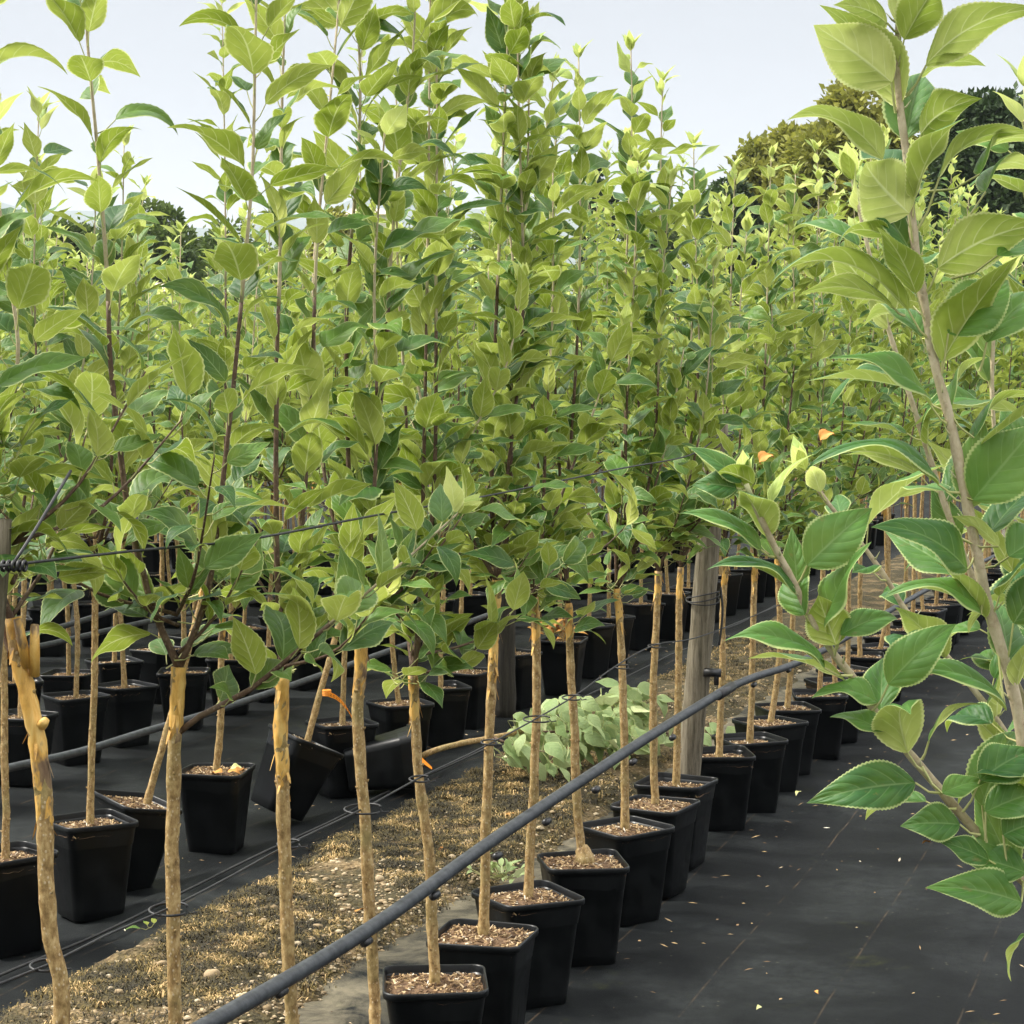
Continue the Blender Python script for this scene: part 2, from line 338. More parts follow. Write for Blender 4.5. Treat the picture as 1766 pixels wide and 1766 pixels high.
# ------------------------------------------------------------------ leaves
def leaf_block(mb, B, F, U, L, W, curl, fold, wav, rnd, n=8, m=2, serr=0.0, mat=0, tw=None):
    """N leaves: base B, forward F, top side U; curl bends the midrib down, fold lifts the halves into a V"""
    B = np.asarray(B, float).reshape(-1, 3); k = len(B); ar = lambda x: np.broadcast_to(np.asarray(x, float), (k,))
    L, W, curl, fold, wav, rnd = map(ar, (L, W, curl, fold, wav, rnd)); F = nrm(np.asarray(F, float).reshape(-1, 3)); U = np.asarray(U, float).reshape(-1, 3)
    U = nrm(U - F * np.sum(U * F, -1, keepdims=True)); S = np.cross(F, U)
    t = np.linspace(0, 1, n + 1); c = np.where(np.abs(curl) < .02, .02, curl)
    ct = c[:, None] * t[None] ** 1.5; tm = (t[1:] + t[:-1]) / 2; cm = c[:, None] * tm[None] ** 1.5; z0 = np.zeros((k, 1)); dt_ = np.diff(t)[None]
    xf = L[:, None] * np.hstack([z0, np.cumsum(np.cos(cm) * dt_, 1)]); zf = -L[:, None] * np.hstack([z0, np.cumsum(np.sin(cm) * dt_, 1)])
    mid = B[:, None] + xf[..., None] * F[:, None] + zf[..., None] * U[:, None]
    nn = np.sin(ct)[..., None] * F[:, None] + np.cos(ct)[..., None] * U[:, None]
    if tw is not None:
        ta = ar(tw)[:, None] * t[None]; Sx = np.cos(ta)[..., None] * S[:, None] + np.sin(ta)[..., None] * nn
        nn = -np.sin(ta)[..., None] * S[:, None] + np.cos(ta)[..., None] * nn
    else: Sx = np.broadcast_to(S[:, None], nn.shape)
    wp = np.sin(math.pi * t ** .78) ** .85 * (1.0 - .66 * t ** 2.2) * 1.14; wp[0] = .03; wp[-1] = 0.0
    s = np.linspace(-1, 1, 2 * m + 1)
    wdt = (W / 2)[:, None, None] * wp[None, :, None] * s[None, None]
    if serr:
        e_ = np.ones((n + 1, 2 * m + 1)); e_[1::2, 0] += serr; e_[1::2, -1] += serr; wdt = wdt * e_[None]
    ab = np.abs(s)[None, None]; fo = fold[:, None, None] * (1 - .75 * ab ** 1.5)
    ph = rnd[:, None, None] * 40
    wave = wav[:, None, None] * W[:, None, None] * ab ** 2 * np.sin(9 * t[None, :, None] + ph + np.sign(s)[None, None] * 1.3) * wp[None, :, None]
    P = mid[:, :, None] + (wdt * np.cos(fo))[..., None] * Sx[:, :, None] + (np.abs(wdt) * np.sin(fo) + wave)[..., None] * nn[:, :, None]
    nv = (n + 1) * (2 * m + 1); i, j = np.meshgrid(np.arange(n), np.arange(2 * m), indexing='ij'); w_ = 2 * m + 1
    q = np.stack([i * w_ + j, i * w_ + j + 1, (i + 1) * w_ + j + 1, (i + 1) * w_ + j], -1).reshape(-1, 4)[:, ::-1]
    q = (q[None] + (np.arange(k) * nv)[:, None, None]).reshape(-1, 4)
    # winding: normal must be +U for the top side
    v0, v1, v3 = P.reshape(-1, 3)[q[0][0]], P.reshape(-1, 3)[q[0][1]], P.reshape(-1, 3)[q[0][3]]
    qc = q[(n // 2) * 2 * m + m]; PP = P.reshape(-1, 3)
    nn0 = np.cross(PP[qc[1]] - PP[qc[0]], PP[qc[3]] - PP[qc[0]])
    if nn0 @ nn[0, n // 2] < 0: q = q[:, ::-1]
    uv = np.stack(np.broadcast_arrays(t[:, None], (s[None] + 1) / 2), -1).reshape(-1, 2)
    mb.add(P.reshape(-1, 3), q=q, uv=np.tile(uv, (k, 1)), a=np.repeat(rnd, nv), mat=mat)
def petiole_block(mb, P0, P1, r=.0011, mat=1, bend=.12):
    P0 = np.asarray(P0, float).reshape(-1, 3); P1 = np.asarray(P1, float).reshape(-1, 3); k = len(P0)
    D = P1 - P0; ln = np.linalg.norm(D, axis=1, keepdims=True); T = nrm(D); a = nrm(np.cross(T, np.array((.13, .21, .97)))); b = np.cross(T, a)
    pts = [P0, (P0 + P1) / 2 - np.array((0, 0, 1)) * ln * bend, P1]; V = []
    for h, p in enumerate(pts):
        rr = r * (1.35, 1, .9)[h]
        for g in range(3): an = g * 2.0944; V.append(p + rr * (math.cos(an) * a + math.sin(an) * b))
    V = np.stack(V, 1); q = []
    for h in range(2):
        for g in range(3): q.append((h * 3 + g, h * 3 + (g + 1) % 3, h * 3 + 3 + (g + 1) % 3, h * 3 + 3 + g))
    q = (np.array(q)[None] + (np.arange(k) * 9)[:, None, None]).reshape(-1, 4)
    mb.add(V.reshape(-1, 3), q=q, a=.5, mat=mat)

def leaves_on(mb, path, g, spacing=.045, L0=.098, start=.0, tipc=True, lod=2, dens=1.0, endtaper=.14, side=None, vx=1.0, petl=.030):
    """alternate leaves along a shoot, small pale ones at the growing tip"""
    path = np.asarray(path); seg = np.linalg.norm(np.diff(path, axis=0), axis=1); cum = np.concatenate([[0], np.cumsum(seg)]); tot = cum[-1]
    ds = []; d = start
    while d < tot: ds.append(d); d += spacing * g.uniform(.75, 1.25) / dens
    if not ds: return
    ds = np.array(ds); k = len(ds)
    P = np.stack([np.interp(ds, cum, path[:, i]) for i in range(3)], 1)
    T = nrm(np.stack([np.interp(ds + .01, cum, path[:, i]) for i in range(3)], 1) - np.stack([np.interp(ds - .01, cum, path[:, i]) for i in range(3)], 1) + 1e-6)
    az = np.arange(k) * 2.399 + g.uniform(0, 6.28) + g.normal(0, .35, k)
    if side is not None: az = np.where(g.random(k) < .35, side + g.normal(0, .7, k), az)
    out = np.stack([np.cos(az), np.sin(az), np.zeros(k)], 1); out = nrm(out - T * np.sum(out * T, -1, keepdims=True))
    f = ds / tot; young = np.clip((f - (1 - endtaper)) / endtaper, 0, 1) if tipc else np.zeros(k)
    elv = g.uniform(.35, 1.4, k) + young * .15
    pet = nrm(out * np.cos(elv + .15)[:, None] + T * np.sin(elv + .15)[:, None])
    pl = g.uniform(.7, 1.3, k) * petl * (1 - .6 * young)
    B = P + pet * pl[:, None]
    F = nrm(out * np.cos(elv - .1)[:, None] + (T * .4 + np.array((0, 0, .6))) * np.sin(elv - .1)[:, None] + g.normal(0, .10, (k, 3)))
    U = nrm(T * .5 + np.array((0, 0, .5)) - out * .35 + g.normal(0, .34, (k, 3)))
    L = L0 * g.uniform(.70, 1.36, k) * (1 - .45 * young) * np.clip(.75 + f * 1.2, 0, 1); W = L * g.uniform(.38, .52, k) * (1 - .12 * young)
    curl = (.15 + 1.5 * g.random(k) ** 1.3) * (1 - .55 * young); fold = g.uniform(.35, 1.2, k); rnd = np.clip(g.random(k) * .75 + young * .3, 0, 1)
    n, m, se = {3: (48, 3, .055), 2: (26, 2, .055), 1: (8, 1, 0), 0: (4, 1, 0)}[lod]
    yy = young > .55
    for msk, mi in ((~yy, 0), (yy, 2)):
        if msk.any(): leaf_block(mb, B[msk], F[msk], U[msk], L[msk], W[msk], curl[msk], fold[msk], g.uniform(.03, .14, msk.sum()), rnd[msk], n, m, se, mi, tw=g.normal(0, .4, msk.sum()))
    if lod >= 1: petiole_block(mb, P, B)
    if tipc:                                            # rosette at the tip
        kk = 5; az = np.arange(kk) * 2.2 + g.uniform(0, 6); o2 = np.stack([np.cos(az), np.sin(az), np.zeros(kk)], 1); tz = T[-1]
        FF = nrm(o2 * .55 + tz * 1.0); Lr = L0 * g.uniform(.32, .62, kk)
        leaf_block(mb, np.repeat(path[-1:], kk, 0), FF, nrm(tz - o2 * .7), Lr, Lr * .38, .5, .5, .03, g.uniform(.4, 1, kk), max(4, n // 2), 1, 0, 2)

def rosette(mb, p, g, k, L0=.095, lod=2, low=-.1, high=.9, petl=.045):
    """a bunch of leaves from a short spur"""
    az = g.uniform(0, 6.28, k); elv = g.uniform(low, high, k)
    D = np.stack([np.cos(az) * np.cos(elv), np.sin(az) * np.cos(elv), np.sin(elv)], 1)
    P = p + g.normal(0, .012, (k, 3)); pl = g.uniform(.5, 1.4, k) * petl; B = P + D * pl[:, None]
    L = L0 * g.uniform(.6, 1.15, k); n, m, se = {3: (48, 3, .055), 2: (26, 2, .055), 1: (8, 1, 0), 0: (4, 1, 0)}[lod]
    leaf_block(mb, B, nrm(D + g.normal(0, .2, (k, 3))), nrm(np.array((0, 0, 1.)) + g.normal(0, .35, (k, 3))), L, L * g.uniform(.48, .62, k), g.uniform(.2, 1.3, k),
               g.uniform(.1, .55, k), g.uniform(.02, .09, k), g.random(k) * .7, n, m, se, 0, tw=g.normal(0, .4, k))
    if lod >= 1: petiole_block(mb, P, B)
LM = lambda lod: [M['leaf'] if lod >= 1 else M['leaf_far'], M['petiole'], M['leaf_young']]

# ------------------------------------------------------------------ pots
def rsq(wd, rad, per=5):
    pts = []; h = wd / 2 - rad
    for cx, cy, a0 in ((h, h, 0), (-h, h, 90), (-h, -h, 180), (h, -h, 270)):
        for i in range(per): a = R(a0 + 90 * i / (per - 1)); pts.append((cx + rad * math.cos(a), cy + rad * math.sin(a)))
    return np.array(pts)
PW, PH, SOIL = .215, .262, .243
def pot_mesh(name, seed=0):
    g = np.random.default_rng(seed); mb = MB(); rings = []
    prof = [(.05, .012, .004), (.142, .022, .0), (.150, .024, .004), (.156, .026, .03), (.157, .027, .033), (.197, .030, .236), (.201, .031, .239), (.202, .031, .2465),
            (.213, .030, .2475), (.2145, .030, .2505), (.2145, .030, .259), (.212, .030, .262), (.208, .029, .262), (.2055, .028, .2595), (.200, .028, .238), (.19, .027, .20)]
    per = 6; k = per * 4
    for i, (wd, rd, z) in enumerate(prof):
        p = rsq(wd, rd, per); bul = 1 + .012 * math.sin(z * 12 + seed) ; p = p * (bul if 3 < i < 7 else 1)
        a = np.arctan2(p[:, 1], p[:, 0]); wob = .0016 * np.sin(2 * a + seed) * (z / .26)
        p = p * (1 + wob[:, None] / .1); rings.append(np.column_stack([p, np.full(k, z) + .002 * np.sin(2 * a + seed * 2) * (z / .26)]))
    v = np.concatenate(rings); n = len(prof)
    i, j = np.meshgrid(np.arange(n - 1), np.arange(k), indexing='ij'); j2 = (j + 1) % k
    q = np.stack([i * k + j, i * k + j2, (i + 1) * k + j2, (i + 1) * k + j], -1).reshape(-1, 4)
    mb.add(v, q=q); mb.add(np.vstack([rings[0], [(0, 0, .004)]]), t=[(k, (a + 1) % k, a) for a in range(k)])
    return mb.mesh(name, M['pot'])
def soil_mesh(name, seed, nchip=420):
    g = np.random.default_rng(seed + 50); mb = MB(); n = 15; wd = .2
    xs = np.linspace(-wd / 2, wd / 2, n); X, Y = np.meshgrid(xs, xs); r = np.maximum(np.abs(X), np.abs(Y)) / (wd / 2)
    Z = SOIL + .013 * (1 - r ** 2) + g.normal(0, .0028, X.shape); d = np.hypot(X, Y); k = np.where((np.abs(X) > .085) & (np.abs(Y) > .085), .93, 1.0)
    i, j = np.meshgrid(np.arange(n - 1), np.arange(n - 1), indexing='ij'); q = np.stack([i * n + j, i * n + j + 1, (i + 1) * n + j + 1, (i + 1) * n + j], -1).reshape(-1, 4)
    mb.add(np.stack([X * k, Y * k, Z], -1), q=q)
    for c in range(nchip):
        x, y = g.uniform(-.096, .096, 2); rr = max(abs(x), abs(y)) / .1; z = SOIL + .013 * (1 - rr ** 2) + g.uniform(.001, .006)
        l, wd2, h = g.uniform(.004, .015), g.uniform(.0018, .005), .0012; a = g.uniform(0, 3.14); e_ = g.normal(0, .35)
        ux = np.array((math.cos(a) * math.cos(e_), math.sin(a) * math.cos(e_), math.sin(e_))) * l / 2; uy = nrm(np.array((-math.sin(a), math.cos(a), g.normal(0, .4)))) * wd2 / 2
        c0 = np.array((x, y, z)); u = np.array((0, 0, h)); bx_ = [c0 + sx * ux + sy * uy * (1 if sx < 0 else .5) + sz * u for sz in (-1, 1) for sx, sy in ((-1, -1), (1, -1), (1, 1), (-1, 1))]
        mb.add(bx_, q=[(4, 5, 6, 7), (0, 1, 5, 4), (1, 2, 6, 5), (2, 3, 7, 6), (3, 0, 4, 7)], a=g.random() ** 1.2, mat=1)
    return mb.mesh(name, [M['soil'], M['chips']], smooth=False)
POTS = [pot_mesh('pot', s) for s in range(4)]
SOILS = [soil_mesh('soil', s) for s in range(4)]

# ------------------------------------------------------------------ trees
def trunk_mesh(path, r0, r1, seed, bark='bark', sides=12):
    g = np.random.default_rng(seed); P = smooth_path(path, .012); n = len(P); f = np.linspace(0, 1, n)
    ws = np.cumsum(g.normal(0, 1, (n // 4 + 3, 2)), 0); ws = ws - np.linspace(ws[0], ws[-1], len(ws)); wx = np.stack([np.interp(np.arange(n) / 4, np.arange(len(ws)), ws[:, i]) for i in (0, 1)], 1) * .0011
    P = P.copy(); P[:, :2] += wx * np.minimum(1, (1 - f) * 8)[:, None]
    r = r0 + (r1 - r0) * f; r = r * (1 + .30 * np.exp(-f * 34)); node = np.zeros(n)
    for _ in range(int(n * .16)): k = g.integers(3, n - 2); node[k - 1:k + 2] += np.array((.04, .11, .03)) * g.uniform(.5, 1.5)
    node = np.minimum(node, .13); mb = MB(); tube(mb, P, r * (1 + node), sides, lump=.07, seed=seed)
    for _ in range(int(n * .30)):                        # buds
        k = g.integers(4, n - 2); a = g.uniform(0, 6.28); o = np.array((math.cos(a), math.sin(a), .35)); p = P[k] + o * r[k] * .82
        tube(mb, [p, p + o * .0022, p + o * .0050 + np.array((0, 0, .002))], [.0034, .0028, .0006], 5)
    return mb.mesh('trunk', M[bark]), P, r
def graft_mesh(P, r, seed, frac=.16):
    g = np.random.default_rng(seed + 3); n = len(P); k0 = int(n * (1 - frac)); Q = P[k0:]; rr = r[k0:] * (1.04 + .09 * g.random(len(Q)))
    rr[0] = r[k0] * .9; rr[1] = r[k0] * .99
    mb = MB(); tube(mb, Q, rr, 12, lump=.24, seed=seed)
    for _ in range(8):                                    # loose curls of bark and tape ends
        k = g.integers(0, len(Q)); a = g.uniform(0, 6.28); o = np.array((math.cos(a), math.sin(a), 0)); p = Q[k] + o * rr[k]
        l = g.uniform(.012, .035); s_ = np.array((-o[1], o[0], 0)) * g.uniform(.0015, .0035); e1 = p + o * .004 - np.array((0, 0, l * .5)); e2 = p + o * .008 - np.array((0, 0, l))
        mb.add([p - s_, p + s_, e1 + s_, e1 - s_, e2 + s_ * .3, e2 - s_ * .3], q=[(0, 1, 2, 3), (3, 2, 4, 5)])
    return mb.mesh('graft_wrap', M['graft'])
def shoot_mesh(P, r0, r1, bark, lod=2):
    f = np.linspace(0, 1, len(P)); r = r0 + (r1 - r0) * f ** .8; mb = MB(); k = max(3, int(len(P) * .5))
    tube(mb, P[:k + 1], r[:k + 1], 8 if lod >= 2 else 5, mat=0, lump=.12, seed=len(P)); tube(mb, P[k:], r[k:], 6 if lod >= 2 else 4, mat=1)
    return mb.mesh('branch', [M[bark], M['bark_pale'] if bark != 'bark_pale' else M['shoot_tip']])

def auto_shoots(g, top, height, nmain, lean=None, spread=.25):
    out = []
    for i in range(nmain):
        a = g.uniform(0, 6.28); h = (height - top[2]) * (1 if i == 0 else g.uniform(.62, .97)); s = spread * g.uniform(.3, 1) * (.5 if i == 0 else 1)
        d = np.array((math.cos(a), math.sin(a), 0)) * s
        if lean is not None: d = d + lean
        out.append([top, top + d * .40 + (0, 0, h * .12), top + d * .7 + (0, 0, h * .4) + g.normal(0, .01, 3), top + d * .85 + (0, 0, h * .7) + g.normal(0, .014, 3), top + d + (0, 0, h)])
    return out
def build_tree(root, base, graft, shoots, seed, lod=2, r0=.0115, r1=.0095, bark='bark_new', L0=.102, low=14, dens=1.0, pot=0, pot_rot=0, sh_r=.0062, obliq=None, gfrac=.16, leafmats=None, spacing=.0225, tilt=None, low_shoots=4):
    """everything in the local frame of root"""
    g = np.random.default_rng(seed); lm = leafmats or LM(lod)
    if pot is not None:
        p = link('pot', POTS[pot % 4], root); p.rotation_euler = (0, 0, pot_rot); s_ = link('soil', SOILS[(pot + seed) % 4], root); s_.rotation_euler = (0, 0, pot_rot); s_.scale = (1, 1, g.uniform(.93, 1.01))
        if tilt:
            p.rotation_euler = (tilt[0], tilt[1], pot_rot); s_.rotation_euler = (tilt[0], tilt[1], pot_rot)
    path = np.asarray(graft); me, P, r = trunk_mesh(path, r0, r1, seed, 'bark' if bark != 'bark_pale' else 'bark_pale', 12 if lod >= 2 else 8); tk = link('trunk', me, root)
    if gfrac: link('graft_wrap', graft_mesh(P, r, seed, gfrac), tk)
    for k, sp in enumerate(shoots):
        Q = smooth_path(sp, .03 if lod >= 2 else .08); b = link('branch', shoot_mesh(Q, sh_r * (1 if k == 0 else .85), .0016, bark, lod), root)
        mb = MB(); leaves_on(mb, Q, g, spacing, L0, start=.05, lod=lod, dens=dens); link('leaves', mb.mesh('leaves', lm), b)
    # short side shoots and spurs where the crown begins
    top = P[-1]
    if low:
        mb = MB(); bb = MB(); any_ = False
        for i in range(low_shoots):
            a = g.uniform(0, 6.28); el_ = g.uniform(.15, .8); ln = g.uniform(.12, .34); d = np.array((math.cos(a) * math.cos(el_), math.sin(a) * math.cos(el_), math.sin(el_)))
            st = top + np.array((0, 0, g.uniform(-.02, .12))); Q = smooth_path([st, st + d * ln * .5, st + d * ln + (0, 0, ln * .3)], .03)
            tube(bb, Q, np.linspace(.0036, .0012, len(Q)), 5, lump=.1); leaves_on(mb, Q, g, .028, L0 * .9, start=.02, lod=lod, tipc=False); any_ = True
        for i in range(max(1, low // 5)): rosette(mb, top + np.array((0, 0, g.uniform(-.05, .22))) + g.normal(0, .02, 3), g, 5, L0 * .92, lod)
        b = link('branch', bb.mesh('side_branch', M[bark]), root) if any_ else root
        link('leaves', mb.mesh('leaves', lm), b)
ORD = ['first', 'second', 'third', 'fourth', 'fifth', 'sixth', 'seventh', 'eighth', 'ninth', 'tenth', 'eleventh', 'twelfth', 'thirteenth', 'fourteenth', 'fifteenth', 'sixteenth',
       'seventeenth', 'eighteenth', 'nineteenth', 'twentieth']
TENS = {20: 'twenty', 30: 'thirty', 40: 'forty', 50: 'fifty', 60: 'sixty', 70: 'seventy'}
def ordn(n):
    if n <= 20: return ORD[n - 1]
    t_, u = n // 10 * 10, n % 10
    return (TENS[t_][:-1] + 'ieth') if u == 0 else TENS[t_] + '-' + ORD[u - 1]

# ================================================================== THE SETTING
def sheet(name, x0, x1, y0, y1, z, m, kind='structure'):
    mb = MB(); mb.add([(x0, y0, z), (x1, y0, z), (x1, y1, z), (x0, y1, z)], q=[(0, 1, 2, 3)]); o = link(name, mb.mesh(name, m, False)); tag(o, kind=kind); return o
sheet('ground', -4500, 4500, -60, 4500, -.03, M['grass'])
# nursery ground cloth: a rumpled sheet near the camera, flat further on
def cloth():
    mb = MB()
    us = np.concatenate([np.linspace(-14, -4, 12), np.arange(-3.9, 1.4, .045), np.linspace(1.6, 12, 8)]); vs = np.concatenate([np.linspace(-3, 1, 5), np.arange(1.1, 12, .06), np.linspace(12.5, 60, 40)])
    Ug, Vg = np.meshgrid(us, vs, indexing='ij'); X = (Ug * DY + Vg * DX); Y = (-Ug * DX + Vg * DY); Z = np.zeros_like(X)
    for i in range(len(us)):
        for j in range(len(vs)):
            x, y = X[i, j], Y[i, j]
            if -4.2 < us[i] < 1.5 and 1 < vs[j] < 12:
                Z[i, j] = .016 * mnoise.noise((us[i] * 2.2, vs[j] * .9, 0)) + .006 * mnoise.noise((us[i] * 8, vs[j] * 5, 3))
                if -2.95 < us[i] < -2.72: Z[i, j] += .022 * max(0, math.sin((us[i] + 2.95) / .23 * math.pi)) * (1 + .8 * mnoise.noise((us[i] * 9, vs[j] * 3, 7)))
    n = len(vs); i, j = np.meshgrid(np.arange(len(us) - 1), np.arange(n - 1), indexing='ij')
    q = np.stack([i * n + j, (i + 1) * n + j, (i + 1) * n + j + 1, i * n + j + 1], -1).reshape(-1, 4)
    mb.add(np.stack([X, Y, Z], -1), q=q); o = link('ground_cloth', mb.mesh('ground_cloth', M['fabric'])); tag(o, kind='structure')
cloth()
# bare strip of gravel and moss between the first two rows
GL, GR = -2.74, -2.02
def gravel_h(u, v):
    e_ = min(u - GL, GR - u) + .05 * mnoise.noise((u * 3, v * 2.2, 1)) + .03 * mnoise.noise((u * 9, v * 8, 5))
    return -.02 + .05 * (lambda q: q * q * (3 - 2 * q))(min(1, max(0, (e_ + .03) / .16))) + .016 * mnoise.noise((u * 7, v * 7, 2)) + .011 * mnoise.noise((u * 24, v * 24, 9))
def gravel():
    mb = MB(); us = np.arange(GL - .1, GR + .1, .011); vs = np.concatenate([np.arange(3.6, 9, .014), np.arange(9, 20, .12)]); n = len(vs)
    V = [[(u * DY + v * DX, -u * DX + v * DY, gravel_h(u, v)) for v in vs] for u in us]
    i, j = np.meshgrid(np.arange(len(us) - 1), np.arange(n - 1), indexing='ij'); q = np.stack([i * n + j, (i + 1) * n + j, (i + 1) * n + j + 1, i * n + j + 1], -1).reshape(-1, 4)
    mb.add(np.array(V), q=q); o = link('gravel_path', mb.mesh('gravel_path', M['gravel'])); tag(o, kind='structure')
gravel()
def uv2w(u, v): return u * DY + v * DX, -u * DX + v * DY
def pebbles():
    mb = MB(); g = np.random.default_rng(3)
    ico = np.array([(0, 0, 1), (.9, 0, .45), (.28, .85, .45), (-.72, .53, .45), (-.72, -.53, .45), (.28, -.85, .45), (.72, .53, -.3), (-.28, .85, -.3), (-.9, 0, -.3), (-.28, -.85, -.3), (.72, -.53, -.3)])
    tr = [(0, 1, 2), (0, 2, 3), (0, 3, 4), (0, 4, 5), (0, 5, 1), (1, 6, 2), (2, 6, 7), (2, 7, 3), (3, 7, 8), (3, 8, 4), (4, 8, 9), (4, 9, 5), (5, 9, 10), (5, 10, 1), (1, 10, 6)]
    for i in range(7000):
        v = g.uniform(3.9, 11) if i % 3 else g.uniform(4, 6.5); u = GL + .03 + (GR - GL - .03) * g.beta(2.2, 1.1); x, y = uv2w(u, v)
        if v > 5.8 and g.random() < .6: continue
        if mnoise.noise((u * 2.4, v * 1.5, 4)) > .12 + .5 * (u - GL) and g.random() < .75: continue
        s = g.lognormal(-5.25, .42); s = min(s, .016); a = g.uniform(0, 6.28); sc_ = np.array((s, s * g.uniform(.55, .9), s * g.uniform(.35, .6))); p = ico * sc_ * g.uniform(.8, 1.2, (11, 1))
        p = np.stack([p[:, 0] * math.cos(a) - p[:, 1] * math.sin(a), p[:, 0] * math.sin(a) + p[:, 1] * math.cos(a), p[:, 2]], 1)
        mb.add(p + (x, y, gravel_h(u, v) + s * .2), t=tr, a=g.random())
    o = link('pebbles', mb.mesh('pebbles', M['pebble'])); tag(o, 'loose pale pebbles scattered over the bare strip between the pot rows', 'gravel', kind='stuff')
pebbles()
def moss():
    mb = MB(); g = np.random.default_rng(4); V = []; A = []
    for i in range(15000):
        v = g.uniform(3.8, 12) if i % 2 else g.uniform(4.3, 8); u = GL - .02 + (GR - GL) * g.beta(1.0, 1.35); 
        dn = mnoise.noise((u * 2.4, v * 1.5, 4))
        if dn < .02 + .55 * (u - GL) - .46: continue
        z = gravel_h(u, v); x, y = uv2w(u, v); c = np.clip(.35 + 1.2 * mnoise.noise((u * 11, v * 11, 8)), 0, .85)
        for b_ in range(9):
            a = g.uniform(0, 6.28); l = g.uniform(.008, .030); h = g.uniform(.002, .010) * (1 + 2.2 * max(0, mnoise.noise((u * 16, v * 16, 2)))); o = np.array((math.cos(a), math.sin(a), 0)); s_ = np.array((-o[1], o[0], 0)) * g.uniform(.0006, .0018)
            p = np.array((x, y, z)) + (*g.normal(0, .012, 2), -.001)
            V += [p - s_, p + s_, p + o * l * .5 + s_ + (0, 0, h), p + o * l * .5 - s_ + (0, 0, h), p + o * l + (0, 0, h * .6)]; A += [min(1, max(0, c + g.normal(0, .22)))] * 5
    k = len(V) // 5; b0 = np.arange(k) * 5; q = np.stack([b0, b0 + 1, b0 + 2, b0 + 3], 1); t = np.stack([b0 + 3, b0 + 2, b0 + 4], 1)
    mb.add(np.array(V), q=q, t=t, a=np.array(A)); o = link('moss', mb.mesh('moss', M['moss'])); tag(o, 'olive brown moss and dead grass growing over the bare strip', 'moss', kind='stuff')
moss()
def litter():
    mb = MB(); g = np.random.default_rng(14)
    for i in range(600):
        u = g.choice([g.uniform(-2.0, -1.2), g.uniform(-3.3, -2.7), g.uniform(-1.5, .3)]); v = g.uniform(4, 12); x, y = uv2w(u, v); a = g.uniform(0, 6.28); l = g.uniform(.003, .016); w_ = g.uniform(.0012, .004)
        o = np.array((math.cos(a), math.sin(a), g.normal(0, .15))) * l; s_ = np.array((-math.sin(a), math.cos(a), g.normal(0, .3))) * w_; p = np.array((x, y, .012))
        mb.add([p - o, p + s_, p + o, p - s_, p + (0, 0, .002)], t=[(0, 1, 4), (1, 2, 4), (2, 3, 4), (3, 0, 4)], a=g.random())
    o = link('plant_litter', mb.mesh('plant_litter', M['chips'])); tag(o, 'tiny dry flecks and twigs strewn on the black ground cloth', 'litter', kind='stuff')
litter()

# ================================================================== BACKGROUND
def hills():
    mb = MB(); xs = np.linspace(-2200, 2200, 140); V = []
    for k, (yy, f) in enumerate(((2300, 0.0), (2600, .6), (3000, 1.0), (3500, .5))):
        for x in xs:
            px = 883 + FPX * x / 3000; h = 255 + 34 * mnoise.noise((x / 420., k * .2, 1)) + 20 * mnoise.noise((x / 150., k * .3, 4)) + 32 * math.exp(-((px - 1110) / 90) ** 2) + 26 * math.exp(-((px - 640) / 70) ** 2)
            V.append((x, yy, -5 + f * h))
    n = len(xs); i, j = np.meshgrid(np.arange(3), np.arange(n - 1), indexing='ij'); q = np.stack([i * n + j, i * n + j + 1, (i + 1) * n + j + 1, (i + 1) * n + j], -1).reshape(-1, 4)
    mb.add(np.array(V), q=q); tag(link('hills', mb.mesh('hills', M['hill'])), kind='structure')
hills()
